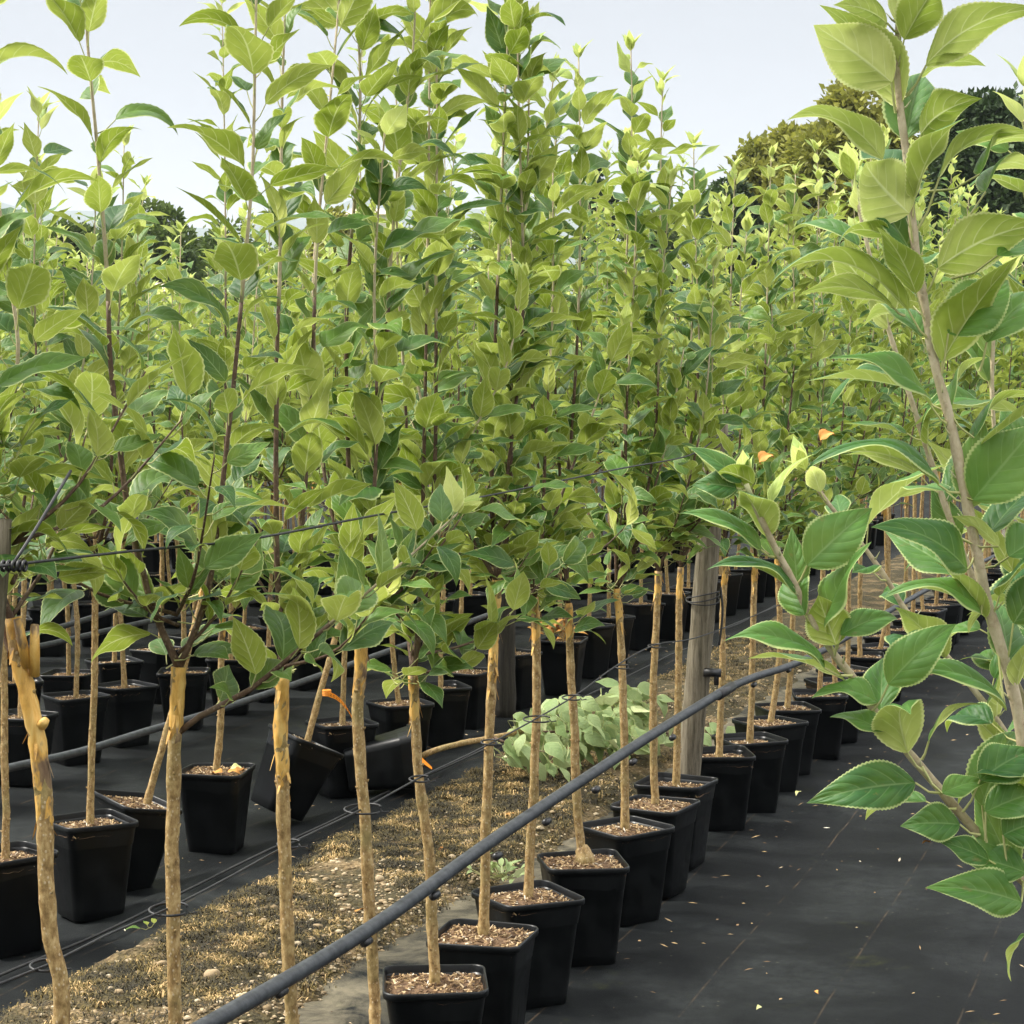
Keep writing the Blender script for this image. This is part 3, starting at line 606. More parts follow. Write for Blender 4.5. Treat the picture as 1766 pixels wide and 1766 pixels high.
def crown_tree(name, x, y, h, wd, lm, label, cat, seed, kind='round', nleaf=15000, leaf=.16, group='trees beyond the nursery'):
    g = np.random.default_rng(seed); root = empty(name, (x, y, 0)); tag(root, label, cat, group)
    mb = MB(); tube(mb, [(0, 0, 0), (.1, 0, h * .25), (.0, .1, h * .5)], [.028 * h, .02 * h, .01 * h], 8, lump=.2)
    for i in range(6):
        a = i * 1.05 + seed; tube(mb, [(0, 0, h * .3), (math.cos(a) * wd * .2, math.sin(a) * wd * .2, h * .5), (math.cos(a) * wd * .36, math.sin(a) * wd * .36, h * .7)], [.01 * h, .006 * h, .002 * h], 5)
    link('trunk', mb.mesh('trunk', M['post_dark']), root)
    # clump centres through the crown volume
    nleaf = int(nleaf * 2.2); nc = 110 if kind != 'cone' else 90; C_ = []; Rr = []
    for i in range(nc):
        if kind == 'round':
            d = nrm(g.normal(0, 1, 3)); rr = g.uniform(.45, 1) ** .5; c = d * rr * np.array((wd / 2 * .86, wd / 2, h * .36)) + (0, 0, h * .54); C_.append(c); Rr.append(g.uniform(.10, .24) * wd)
        elif kind == 'cone':
            z = g.random() ** 1.3; rad = (1 - z) ** .55 * wd / 2 * g.uniform(.5, 1); a = g.uniform(0, 6.28); C_.append((rad * math.cos(a), rad * math.sin(a), h * (.04 + .94 * z))); Rr.append(wd * (.08 + .16 * (1 - z)))
        else:
            a = g.uniform(-1, 1); C_.append((a * wd / 2, g.uniform(-1, 1) * h * .3, g.uniform(.1, 1) * h * (.75 + .25 * mnoise.noise((a * 4, seed, 0))) * (1 - .35 * abs(a) ** 3))); Rr.append(g.uniform(.12, .22) * h)
    C_ = np.array(C_); Rr = np.array(Rr); ii = g.integers(0, nc, nleaf); d = nrm(g.normal(0, 1, (nleaf, 3))); rad = g.random(nleaf) ** .33 * (1 + .25 * g.normal(0, 1, nleaf) ** 2 * .35)
    P = C_[ii] + d * (Rr[ii] * rad)[:, None] * (1, 1, .8); P[:, 2] = np.maximum(P[:, 2], .15)
    F = nrm(d + g.normal(0, .6, (nleaf, 3))); U = nrm(g.normal(0, .7, (nleaf, 3)) + (0, 0, .8)); L = leaf * .85 * g.uniform(.6, 1.4, nleaf)
    U = nrm(U - F * np.sum(U * F, -1, keepdims=True)); S = np.cross(F, U) * (L * .33)[:, None]; T = F * L[:, None]
    V = np.stack([P, P + T * .45 + S, P + T, P + T * .45 - S], 1).reshape(-1, 3); b0 = np.arange(nleaf) * 4; q = np.stack([b0, b0 + 1, b0 + 2, b0 + 3], 1)
    cl = g.random(nc); a = np.clip(cl[ii] * .6 + g.random(nleaf) * .4, 0, 1); lb = MB(); lb.add(V, q=q, a=np.repeat(a, 4)); link('crown', lb.mesh('crown', lm), root)
def tree_px(name, px, top, wpx, D, lm, label, cat, seed, kind='round', **kw):
    p = at_y(px, top, D); crown_tree(name, p[0], D, p[2], wpx * D / FPX, lm, label, cat, seed, kind, **kw)
tree_px('deciduous_tree', 1480, 108, 250, 46, M['tree_leaf_olive'], 'tallest olive green tree on the skyline, behind the bare top of the near shoot', 'tree', 1, leaf=.2, nleaf=40000)
tree_px('deciduous_tree', 1350, 180, 240, 50, M['tree_leaf_olive'], 'rounded yellow brown tree left of the tallest tree on the skyline', 'tree', 2, leaf=.2, nleaf=36000)
tree_px('hedge_tree', 1262, 235, 120, 48, M['conifer'], 'small dark tree at the left end of the right hand tree group', 'tree', 3, 'round')
tree_px('conifer_tree', 1735, 110, 300, 40, M['conifer'], 'broad dark evergreen tree at the right edge of the photograph', 'tree', 4, 'round', nleaf=40000)
tree_px('conifer_tree', 1590, 200, 130, 52, M['conifer'], 'low dark tree between the tallest tree and the right edge tree', 'tree', 15, 'round')
tree_px('conifer_tree', 1035, 280, 110, 60, M['conifer'], 'dark conifer tip rising behind the middle of the sapling rows', 'tree', 5, 'cone')
tree_px('conifer_tree', 1130, 330, 150, 62, M['tree_leaf'], 'dark bushy tree half hidden behind the sapling rows right of the conifer tip', 'tree', 6, 'round')
tree_px('hedge_tree', 260, 318, 190, 62, M['tree_leaf'], 'rounded dark green tree seen between the left hand saplings', 'tree', 7, leaf=.22, nleaf=20000)
tree_px('hedge_tree', 110, 345, 150, 64, M['tree_leaf'], 'dark green tree on the skyline nearest the left edge', 'tree', 8, leaf=.22)
tree_px('hedge_tree', 20, 372, 110, 66, M['tree_leaf'], 'low green tree cut by the left edge of the photograph', 'tree', 9, leaf=.22)
tree_px('hedge_tree', 380, 360, 150, 66, M['tree_leaf'], 'low green tree right of the rounded dark one on the left', 'tree', 10, leaf=.22)
tree_px('hedge_tree', 470, 400, 160, 70, M['tree_leaf'], 'lowest green tree between the two left hand tree groups', 'tree', 16, leaf=.22)
tree_px('deciduous_tree', 590, 328, 140, 60, M['tree_leaf_olive'], 'olive green tree behind the third sapling with a gap of sky beside it', 'tree', 11, leaf=.2, nleaf=18000)
tree_px('hedge_tree', 720, 380, 190, 68, M['tree_leaf'], 'dark tree hidden behind the tallest saplings left of the middle', 'tree', 12, leaf=.22)
tree_px('hedge_tree', 880, 350, 190, 68, M['tree_leaf'], 'dark tree glimpsed between saplings at the middle of the skyline', 'tree', 13, leaf=.22)
def building(px0, px1, ytop, yroof, D, label, name):
    a = at_y(px0, ytop, D); b = at_y(px1, ytop, D); zr = at_y(px0, yroof, D)[2]; zt = a[2]; root = empty(name, ((a[0] + b[0]) / 2, D, 0)); tag(root, label, 'building'); wd = (b[0] - a[0]) / 2; dp = wd * .7
    mb = MB(); V = [(-wd, 0, 0), (wd, 0, 0), (wd, dp * 2, 0), (-wd, dp * 2, 0)]; V += [(x, y, zr) for x, y, _ in V]; mb.add(V, q=[(0, 1, 5, 4), (1, 2, 6, 5), (2, 3, 7, 6), (3, 0, 4, 7)]); link('wall', mb.mesh('wall', M['wall'], False), root)
    mb = MB(); o = .25; mb.add([(-wd - o, -o, zr), (wd + o, -o, zr), (wd + o, dp * 2 + o, zr), (-wd - o, dp * 2 + o, zr), (-wd * .8, dp, zt), (wd * .8, dp, zt)], q=[(0, 1, 5, 4), (2, 3, 4, 5), (3, 2, 1, 0)], t=[(1, 2, 5), (3, 0, 4)]); link('roof', mb.mesh('roof', M['roof'], False), root)
    for k in (-.55, 0, .55):
        mb = MB(); x = k * wd; w2 = wd * .12; mb.add([(x - w2, -.02, zr * .35), (x + w2, -.02, zr * .35), (x + w2, -.02, zr * .8), (x - w2, -.02, zr * .8), (x - w2, -.06, zr * .35), (x + w2, -.06, zr * .35), (x + w2, -.06, zr * .8), (x - w2, -.06, zr * .8)], q=[(4, 5, 6, 7), (0, 1, 5, 4), (1, 2, 6, 5), (2, 3, 7, 6), (3, 0, 4, 7)]); link('window', mb.mesh('window', M['glass'], False), root)
building(252, 345, 486, 503, 56, 'low building with a pale roof between the left hand saplings and hedge', 'farm_building')
building(598, 665, 358, 370, 120, 'far pale roofed house beyond the olive tree under the hills', 'house')
def flowers():
    mb = MB(); g = np.random.default_rng(9); V = []; A = []
    for i in range(5000):
        p = at_y(g.uniform(555, 700), 520, 52) ; x = p[0]; y = 52 + g.uniform(-1, 3); h = g.uniform(.2, 2.9); a = g.uniform(0, 6.28); l = g.uniform(.05, .13); o = np.array((math.cos(a), math.sin(a), .5)) * l; s_ = np.array((-o[1], o[0], .02)) * .4
        q0 = np.array((x, y, h)); V += [q0, q0 + o * .5 + s_, q0 + o, q0 + o * .5 - s_]; A += [min(1, h / 2.9 * .6 + g.random() * .5)] * 4
    k = len(V) // 4; b0 = np.arange(k) * 4; mb.add(np.array(V), q=np.stack([b0, b0 + 1, b0 + 2, b0 + 3], 1), a=np.array(A)); tag(link('flower_bank', mb.mesh('flower_bank', M['flower'])), 'bank of orange flowers in front of the far olive tree', 'flowers', kind='stuff')
flowers()

def haze():
    m = bpy.data.materials.new('haze_air'); m.use_nodes = True; t = m.node_tree; t.nodes.remove(t.nodes['Principled BSDF']); v = t.nodes.new('ShaderNodeVolumePrincipled')
    v.inputs['Color'].default_value = (.82, .90, 1, 1); v.inputs['Density'].default_value = .00026; v.inputs['Anisotropy'].default_value = 0; t.links.new(v.outputs[0], t.nodes['Material Output'].inputs['Volume'])
    mb = MB(); X, Y0, Y1, Z0, Z1 = 4520, -80, 4520, -7, 340; mb.add([(x, y, z) for z in (Z0, Z1) for x, y in ((-X, Y0), (X, Y0), (X, Y1), (-X, Y1))], q=[(3, 2, 1, 0), (4, 5, 6, 7), (0, 1, 5, 4), (1, 2, 6, 5), (2, 3, 7, 6), (3, 0, 4, 7)])
    tag(link('haze', mb.mesh('haze', m, False)), 'thin bluish haze in front of the far hills', 'haze', kind='stuff')
haze()

# ================================================================== POSTS, WIRES, PIPES
def post(px, base_y, top_px, top_y, Y, r, m, label, seed, tie=True):
    b = at_y(px, base_y, Y); b[2] = 0; t = at_y(top_px, top_y, Y); root = empty('wooden_post', tuple(b)); tag(root, label, 'post', 'row posts')
    P = smooth_path([np.zeros(3), (t - b) * .5 + (.004, 0, 0), t - b], .04); mb = MB(); n = len(P); rr = np.full(n, r); rr[-1] = r * .85
    tube(mb, P, rr * (1 + .03 * np.sin(np.arange(n) * .7)), 16, lump=.10, seed=seed); link('post_body', mb.mesh('post_body', M[m]), root)
    return root, b, t
PY = 6.62
pr, pb, pt = post(1176, 1440, 1238, 731, PY, .038, 'post', 'weathered grey wooden post standing in the front row with the pipe fixed to it', 1)
for zc, k in ((.80, 3), (1.315, 2)):
    c = (pt - pb) * zc / (pt[2])
    for i in range(k):
        mb = MB(); an = np.linspace(0, 2 * math.pi, 22); tube(mb, np.stack([c[0] + .053 * np.cos(an), c[1] + .053 * np.sin(an), c[2] + .008 * i + .012 * np.sin(an + i)], 1), .0022, 5, cap=False); link('wire_tie', mb.mesh('wire_tie', M['wire']), pr)
mb = MB()
tube(mb, smooth_path([(pt - pb) * .62 + (.05, -.03, -.0), (pt - pb) * .56 + (.062, -.04, 0), (pt - pb) * .5 + (.058, -.045, -.02)], .01), .004, 5)
link('wire_tie', mb.mesh('wire_tie', M['wire']), pr)
mb = MB(); c = (pt - pb) * (.56 / pt[2]); p0 = c + (.046, -.02, 0); mb_pts = []
tube(mb, [c + (.02, -.03, .012), c + (.075, -.035, .010)], .014, 8); tube(mb, [c + (.06, -.035, -.028), c + (.06, -.035, .022)], .008, 8); link('pipe_bracket', mb.mesh('pipe_bracket', M['clip']), pr)
post(-150, 2560, 2, 895, 2.75, .016, 'post', 'pale post at the left edge where the upper wire is knotted', 2)
post(872, 1250, 868, 915, 9.25, .045, 'post_dark', 'dark post in the second row behind the middle trunks', 3)
def strand(name, pix, c, r, m, label, cat, group=None, nd=None, step=.1, extend=None):
    P = [at_c(x, y, c) for x, y in pix]
    if extend: P = [P[0] + (P[0] - P[1]) * extend[0]] + P + [P[-1] + (P[-1] - P[-2]) * extend[1]]
    P = smooth_path(P, step); mb = MB(); tube(mb, P, r, 12 if r > .005 else 6); root = link(name, mb.mesh(name, M[m])); tag(root, label, cat, group)
    return root, P
pipe, PP = strand('irrigation_pipe', [(60, 1930), (360, 1766), (640, 1600), (860, 1442), (1100, 1283), (1240, 1196)], -1.455, .0135, 'pipe', 'thick grey black water pipe crossing in front of the nearest trunks', 'pipe', 'irrigation pipes')
p2m = MB(); tube(p2m, smooth_path([at_c(x, y, -1.455) for x, y in ((1222, 1207), (1245, 1192), (1300, 1168), (1370, 1145), (1450, 1105), (1540, 1050), (1660, 985), (1800, 920))], .1), .0125, 12)
sec = link('far_section', p2m.mesh('far_section', M['pipe']), pipe)
mb = MB(); q0 = at_c(1238, 1199, -1.455); q1 = at_c(1262, 1184, -1.455); tube(mb, [q0, q1], .0168, 10); link('coupling', mb.mesh('coupling', M['clip']), pipe)
for x, y in ((485, 1715), (632, 1628), (750, 1548), (858, 1480), (943, 1421), (1028, 1366), (1092, 1318), (1160, 1276), (1300, 1185), (1360, 1160)):
    mb = MB(); p = at_c(x, y - 4, -1.452); d = np.array((DX, DY, 0)); tube(mb, [p - d * .016, p - d * .012, p + d * .012, p + d * .016], [.004, .0085, .0085, .004], 10); 
    link('drip_emitter', mb.mesh('drip_emitter', M['clip']), pipe)
strand('irrigation_pipe', [(-60, 1345), (0, 1328), (140, 1296), (250, 1262), (350, 1233), (480, 1190), (580, 1155), (720, 1105), (900, 1040), (1060, 985)], -3.22, .0125, 'pipe', 'dark water pipe running behind the second row of pots at left', 'pipe', 'irrigation pipes')
strand('irrigation_pipe', [(-40, 1105), (90, 1085), (250, 1036), (420, 985), (600, 940)], -4.5, .012, 'pipe', 'upper of the two far pipes behind the third row at left', 'pipe', 'irrigation pipes')
strand('irrigation_pipe', [(-40, 1135), (80, 1112), (245, 1074), (420, 1040), (600, 1000), (690, 970)], -4.42, .012, 'pipe', 'lower of the two far pipes behind the third row at left', 'pipe', 'irrigation pipes')
strand('support_wire', [(-30, 980), (20, 974), (230, 950), (430, 930), (640, 890), (840, 855), (1060, 810), (1190, 785), (1240, 752)], -1.41, .0021, 'wire', 'thin black support wire crossing the leaves above the graft points', 'wire', 'support wires')
strand('support_wire', [(1240, 747), (1330, 748), (1500, 730), (1700, 715)], -1.56, .0018, 'wire', 'short wire running on right from the top of the weathered post', 'wire', 'support wires')
low, LP = strand('support_wire', [(-40, 1712), (80, 1665), (185, 1612), (290, 1567), (400, 1510), (510, 1450), (640, 1388), (720, 1343), (850, 1280), (985, 1204), (1060, 1150), (1130, 1112), (1200, 1100), (1300, 1062), (1420, 1010)], -1.525, .0019, 'wire', 'low black wire tied to the trunks of the front row', 'wire', 'support wires')
mb = MB(); k0 = at_c(20, 976, -1.41); P = smooth_path([k0, at_c(60, 915, -1.41), at_c(122, 812, -1.42)], .03); tube(mb, P, .0022, 6)
for i in range(5):
    an = np.linspace(0, 6.28, 12); tube(mb, np.stack([k0[0] - .010 + .0065 * i + .001 * np.cos(an), k0[1] + .006 * np.cos(an), k0[2] + .006 * np.sin(an)], 1), .0022, 5, cap=False)
tag(link('guy_wire', mb.mesh('guy_wire', M['wire'])), 'short slanting wire rising from the knot at the left edge', 'wire', 'support wires')
# drip line lying along the edge of the cloth
g = np.random.default_rng(21); P = smooth_path([(*uv2w(-2.80 + g.normal(0, .012), v), .036 + g.normal(0, .003)) for v in np.arange(3.8, 14, .5)], .1); mb = MB(); tube(mb, P, .004, 6)
tag(link('drip_hose', mb.mesh('drip_hose', M['wire'])), 'thin hose lying along the mossy edge of the black cloth', 'hose')
def tie(px, py, label, big):
    p = at_c(px, py, -1.525); mb = MB(); an = np.linspace(0, 6.0, 20); rx = .017 * big
    tube(mb, np.stack([p[0] + rx * np.cos(an), p[1] + rx * np.sin(an), p[2] + .004 * np.cos(an * .5)], 1), .0021, 5); tube(mb, [p + (rx, 0, 0), p + (rx + .004, -.002, -.006), p + (rx + .016, -.004, -.004)], .0014, 5)
    o = link('tree_tie', mb.mesh('tree_tie', M['wire'])); tag(o, label, 'cable tie', 'ties holding trunks to the low wire')
for a_ in ((78, 1664, 'black tie on the low wire at the leftmost front trunk', 1.2), (290, 1568, 'looped tie at the second front trunk from the left', 1.7), (497, 1455, 'tie at the third front trunk from the left', 1.1), (625, 1395, 'wide open plastic loop at the fourth front trunk', 2.0),
           (722, 1343, 'tight black tie at the trunk of the nearest whole pot', 1.1), (843, 1280, 'black tie at the front trunk beside the fallen leafy tree stem', 1.0), (925, 1240, 'round loop of tie against the pale wilted leaves', 1.8), (985, 1203, 'black tie just above the pile of wilted leaves', 1.3),
           (1072, 1150, 'black tie two trunks left of the weathered post', 1.0), (1128, 1114, 'black tie one trunk left of the weathered post', 1.0)): tie(*a_)

# ================================================================== FRONT ROW, TREES TRACED FROM THE PHOTOGRAPH
FR = 'potted apple saplings in the front row'
def px_tree(Y, trunk_px, shoots_px, label, seed, pot_rot=0, X0=None, lod=2, base=None, dY=None, **kw):
    """base (x,y) world; trunk and shoot pixels at depth Y"""
    if base is None: b = at_y(*trunk_px[0], Y); b[2] = 0
    else: b = np.array((*base, 0.0))
    root = empty('potted_apple_tree', tuple(b)); tag(root, label, 'potted tree', kw.pop('group', FR))
    tr = [at_y(x, y, Y) - b for x, y in trunk_px]
    if tr[0][2] > SOIL: tr = [np.array((0, 0, SOIL - .005))] + tr if X0 is None else [np.array((X0, 0, SOIL - .005))] + tr
    else: tr[0] = np.array((tr[0][0], 0, SOIL - .01))
    sh = []
    for k, s in enumerate(shoots_px):
        n = len(s); dd = (dY[k] if dY else 0); sh.append([at_y(x, y, Y + dd * (i / max(1, n - 1))) - b for i, (x, y) in enumerate(s)])
    if 104 <= seed <= 115:                                  # a further upright shoot or two behind the traced ones
        ga = np.random.default_rng(seed); sh += auto_shoots(ga, tr[-1], (2.25 if seed < 108 else 1.95) + ga.uniform(0, .25), 2, spread=.22)
    build_tree(root, None, tr, sh, seed, lod=lod, pot=seed, pot_rot=pot_rot, **kw); return root
px_tree(2.80, [(105, 1766), (85, 1600), (76, 1400), (62, 1250), (38, 1150), (22, 1065)], [[(40, 1120), (-10, 980), (-40, 750), (-50, 400), (-60, 0), (-60, -160)], [(45, 1180), (10, 1100), (-20, 900), (30, 640), (15, 470), (-20, 230)]],
        'sapling at the left edge with torn yellow bark ends on its trunk', 101, base=(-.672, 2.80), low=20, gfrac=.30, r0=.0112, r1=.0110, dY=[-.05, .1])
r1_ = bpy.data.objects['potted_apple_tree']; tk_ = [c for c in r1_.children if c.name.startswith('trunk')][0]
for x0, y0, x1, y1 in ((48, 1150, 30, 1068), (60, 1165, 60, 1078), (72, 1250, 78, 1243)):
    mb = MB(); a_ = at_y(x0, y0, 2.79) - np.array(r1_.location); b_ = at_y(x1, y1, 2.775) - np.array(r1_.location); tube(mb, [a_, (a_ + b_) / 2, b_], [.0075, .007, .0055], 10, lump=.2); link('cut_stub', mb.mesh('cut_stub', M['graft']), tk_)
px_tree(3.16, [(303, 1766), (300, 1450), (303, 1300), (308, 1150)], [[(308, 1150), (265, 1050), (225, 900), (205, 760), (190, 620), (185, 480), (170, 280), (150, 60), (146, -80), (140, -180)],
        [(310, 1150), (350, 1050), (370, 950), (390, 780), (405, 640), (420, 480), (435, 300), (440, 100), (443, -60), (446, -160)], [(310, 1262), (345, 1235), (430, 1190), (510, 1125), (600, 1050), (700, 965), (790, 885)]],
        'second sapling from the left, forked into two tall dark shoots', 102, low=16, r0=.0108, r1=.0102, dY=[0, .05, -.05], spacing=.025, L0=.104)
px_tree(3.52, [(503, 1766), (492, 1450), (487, 1280), (487, 1165)], [[(487, 1170), (478, 980), (476, 800), (478, 600), (483, 450), (486, 200), (490, 60), (494, -80)], [(490, 1150), (512, 1000), (536, 700), (546, 430), (562, 250), (578, 80), (590, -60)]],
        'third sapling from the left, straight dark shoot above a long yellow graft', 103, low=12, gfrac=.28, r0=.0112, r1=.0112, dY=[0, .2], spacing=.025, L0=.104)
px_tree(3.88, [(648, 1766), (630, 1450), (615, 1250), (622, 1120), (614, 1080)], [[(616, 1085), (625, 1000), (632, 880), (650, 750), (665, 600), (675, 430), (690, 280), (712, 90), (718, -60)], [(612, 1100), (590, 960), (560, 820), (545, 640), (540, 470), (555, 330)]],
        'fourth sapling from the left, a thin curl of bark hanging at its graft', 104, low=22, dY=[0, .25], base=(-.262, 3.80), r0=.0105, r1=.011, L0=.104)
A = px_tree(4.24, [(750, 1712), (737, 1500), (722, 1350), (712, 1165)], [[(712, 1170), (738, 990), (750, 800), (752, 600), (752, 400), (754, 200), (752, 60), (755, -40)], [(712, 1130), (760, 960), (800, 780), (870, 640), (905, 480)]],
        'sapling standing in the nearest whole black pot at the bottom edge', 105, pot_rot=R(4), low=22, dY=[0, .1])
px_tree(4.595, [(833, 1635), (838, 1400), (850, 1150), (857, 1000)], [[(857, 1005), (848, 850), (852, 650), (862, 400), (870, 200), (878, 20), (884, -60)], [(855, 1000), (800, 900), (740, 740), (700, 560), (690, 420)]],
        'sapling in the second pot, yellow graft beside the dark back post', 106, pot_rot=R(-16), low=22, gfrac=.3, dY=[0, .1])
px_tree(4.96, [(910, 1562), (922, 1350), (926, 1200), (922, 1030)], [[(922, 1035), (905, 900), (918, 700), (925, 450), (940, 250), (955, 130)], [(922, 1030), (960, 880), (1020, 720), (1075, 560)]],
        'sapling in the third pot, its rim turned corner on', 107, pot_rot=R(28), low=24, dY=[0, .1])
px_tree(5.32, [(1005, 1505), (995, 1400), (986, 1180), (980, 1040)], [[(980, 1040), (976, 930), (985, 760), (995, 600), (1000, 430), (1000, 240), (998, 100)], [(980, 1035), (930, 920), (880, 760), (850, 600), (842, 460)]],
        'sapling in the fourth pot with a swollen burr at the trunk foot', 108, pot_rot=R(10), low=24)
px_tree(5.737, [(1078, 1442), (1076, 1250), (1070, 1100), (1064, 1015)], [[(1064, 1020), (1064, 900), (1080, 700), (1078, 520), (1085, 350), (1090, 200), (1088, 85)], [(1064, 1015), (1110, 900), (1150, 760), (1180, 600)]],
        'sapling in the fifth pot, loops of peeled bark at its graft', 109, pot_rot=R(38), low=24)
px_tree(6.05, [(1130, 1402), (1126, 1220), (1133, 1080), (1136, 985)], [[(1136, 990), (1128, 850), (1132, 650), (1138, 420), (1140, 250), (1143, 140)], [(1136, 985), (1180, 860), (1215, 700), (1230, 520)]],
        'sapling in the sixth pot, just left of the weathered post', 110, pot_rot=R(62), low=24)
px_tree(6.40, [(1166, 1362), (1168, 1200), (1172, 1080), (1174, 978)], [[(1174, 980), (1185, 820), (1205, 620), (1200, 430), (1196, 250)], [(1174, 978), (1215, 860), (1228, 640), (1230, 460)]],
        'sapling in the seventh pot, its trunk in front of the weathered post', 111, pot_rot=R(66), low=20)
px_tree(6.905, [(1240, 1312), (1248, 1150), (1250, 1060), (1252, 960)], [[(1252, 965), (1250, 820), (1258, 620), (1262, 440), (1268, 290)]], 'sapling in the eighth pot, just right of the weathered post', 112, pot_rot=R(8), low=22)
px_tree(7.185, [(1293, 1287), (1297, 1150), (1300, 1060), (1303, 960)], [[(1303, 965), (1310, 820), (1320, 620), (1325, 440), (1330, 270)]], 'sapling in the ninth pot, where the pipe bends beyond the post', 113, pot_rot=R(20), low=22)
px_tree(7.553, [(1328, 1258), (1345, 1120), (1340, 960)], [[(1340, 965), (1350, 820), (1370, 620), (1368, 440), (1372, 300)]], 'sapling in the tenth pot of the front row', 114, pot_rot=R(30), low=22)
px_tree(7.89, [(1357, 1232), (1366, 1120), (1372, 960)], [[(1372, 965), (1390, 800), (1400, 600), (1410, 400), (1412, 310)]], 'sapling in the eleventh pot of the front row', 115, pot_rot=R(12), low=22)

# burr at the fourth pot's trunk
rb = [o for o in bpy.data.objects if o.get('label', '').startswith('sapling in the fourth pot with')][0]; tkb = [c for c in rb.children if c.name.startswith('trunk')][0]
mb = MB(); tube(mb, [(.004, -.004, .245), (.006, -.006, .256), (.004, -.004, .272), (.0, -.002, .288), (-.001, 0, .300)], [.018, .027, .024, .017, .011], 14, lump=.35, seed=4); link('burr', mb.mesh('burr', M['bark']), tkb)
# ------------------------------------------------------------------ prototypes for the rest of the rows
def proto(seed, lod, height):
    g = np.random.default_rng(seed); root = empty('potted_apple_tree', (0, 0, 0)); gh = g.uniform(.93, 1.06)
    tr = [np.array((0, 0, SOIL - .01)), np.array((g.normal(0, .012), g.normal(0, .012), .5)), np.array((g.normal(0, .02), g.normal(0, .02), gh))]
    sh = auto_shoots(g, tr[-1], height, int(g.integers(3, 5)), spread=.32)
    build_tree(root, None, tr, sh, seed, lod=lod, low=20, pot=seed, pot_rot=0, r0=.0105, r1=.0095, dens=1.0 if lod else .9, spacing=.0235 if lod else .029, L0=.104 if lod else .118)
    return root
TALL = [proto(300 + i, 1, h) for i, h in enumerate((2.62, 2.5, 2.7, 2.42, 2.56, 2.66))]
SHORT = [proto(330 + i, 1, h) for i, h in enumerate((2.22, 2.06, 2.32, 2.12, 2.26))]
FART = [proto(360 + i, 0, h) for i, h in enumerate((2.6, 2.45, 2.7, 2.3))]
FARS = [proto(390 + i, 0, h) for i, h in enumerate((2.22, 2.08, 2.32, 2.4))]
used = set(); ALLP = TALL + SHORT + FART + FARS
def place(lst, x, y, label, group, g, rot=None, scale=None):
    p = lst[int(g.integers(0, len(lst)))]
    if id(p) not in used: used.add(id(p)); o = p
    else: o = copy_tree(p)
    o.location = (x, y, 0); o.rotation_euler = (0, 0, g.uniform(0, 6.28)); s = g.uniform(.96, 1.04) if scale is None else scale; o.scale = (1, 1, s)
    tag(o, label, 'potted tree', group); return o
g = np.random.default_rng(77)
Y = 8.26; n = 12
while Y < 16.6:
    p = row_pt(-1.53 + g.normal(0, .015), Y); place(TALL if Y < 13 else FART, p[0], p[1], f'sapling in the {ordn(n)} pot of the front row, counted from the nearest', FR, g); Y += .375 + g.normal(0, .015); n += 1
# row zero, right of the aisle, beyond the near tree
G2 = 'potted apple saplings in the second row'
row2 = [(10, 1480, 0, 'tallest'), (155, 1430, 1, ''), (590, 1255, 1, ''), (690, 1220, 0, ''), (760, 1185, 1, ''), (805, 1160, 0, ''), (885, 1130, 0, ''), (970, 1110, 0, ''), (1015, 1085, 0, ''), (1050, 1070, 0, ''), (1105, 1045, 0, '')]
L2 = ['second row sapling whose pot is cut by the left edge', 'second row sapling in the upright pot between the two leftmost front trunks', 'second row sapling in the pot behind the orange tag', 'second row sapling in the pot right behind the toppled pot',
      'second row sapling left of the dark back post, larger of the two pots there', 'second row sapling in the pot just left of the dark back post', 'second row sapling in the first pot right of the dark back post', 'second row sapling in the second pot right of the dark back post',
      'second row sapling in the third pot right of the dark back post', 'second row sapling in the fourth pot right of the dark back post', 'second row sapling in the fifth pot right of the dark back post']
for i, (x, y, s, _) in enumerate(row2):
    p = at_z(x, y, SOIL); place([TALL, SHORT][s] if i else SHORT, p[0], p[1], L2[i], G2, g)
px_tree(6.595, [(372, 1342), (380, 1230), (380, 1150), (384, 1060)], [[(384, 1060), (388, 800), (389, 500), (388, 300), (384, 60), (382, 0)], [(384, 1060), (330, 900), (312, 700), (310, 520), (312, 400)]], 'second row sapling with dead leaves lying on its pot soil', 120, pot_rot=R(-8), low=14, lod=1, group=G2)
Y = 12.15; n = 17
while Y < 20:
    p = row_pt(-3.08 + g.normal(0, .015), Y); place((TALL if Y < 13.5 else FART), p[0], p[1], f'sapling in the {ordn(n)} pot of the second row, counted from the left edge', G2, g); Y += .42 + g.normal(0, .02); n += 1
cs = [-4.25, -4.72, -6.1, -6.6, -8.0, -8.5, -10.0, -10.5]
names = ['third', 'fourth', 'fifth', 'sixth', 'seventh', 'eighth', 'ninth', 'tenth']
for k, c in enumerate(cs):
    Y = -c / .557 - .35; j = 1
    while Y < 18.5:
        p = row_pt(c + g.normal(0, .015), Y); right = (p[0] * FPX / Y + 883) > 620
        lab = f'sapling in the {ordn(j)} pot of the {names[k]} row, counted from the left edge' 
        lod1 = Y < 10.8; place((SHORT if lod1 else FARS) if not right or g.random() < .3 else (TALL if lod1 else FART), p[0], p[1], lab, f'potted apple saplings in the {names[k]} row', g, scale=g.uniform(.93, 1.03)); Y += .42 + g.normal(0, .02); j += 1
for p in ALLP:
    if id(p) not in used:
        for ch in list(p.children_recursive): bpy.data.objects.remove(ch)
        bpy.data.objects.remove(p)
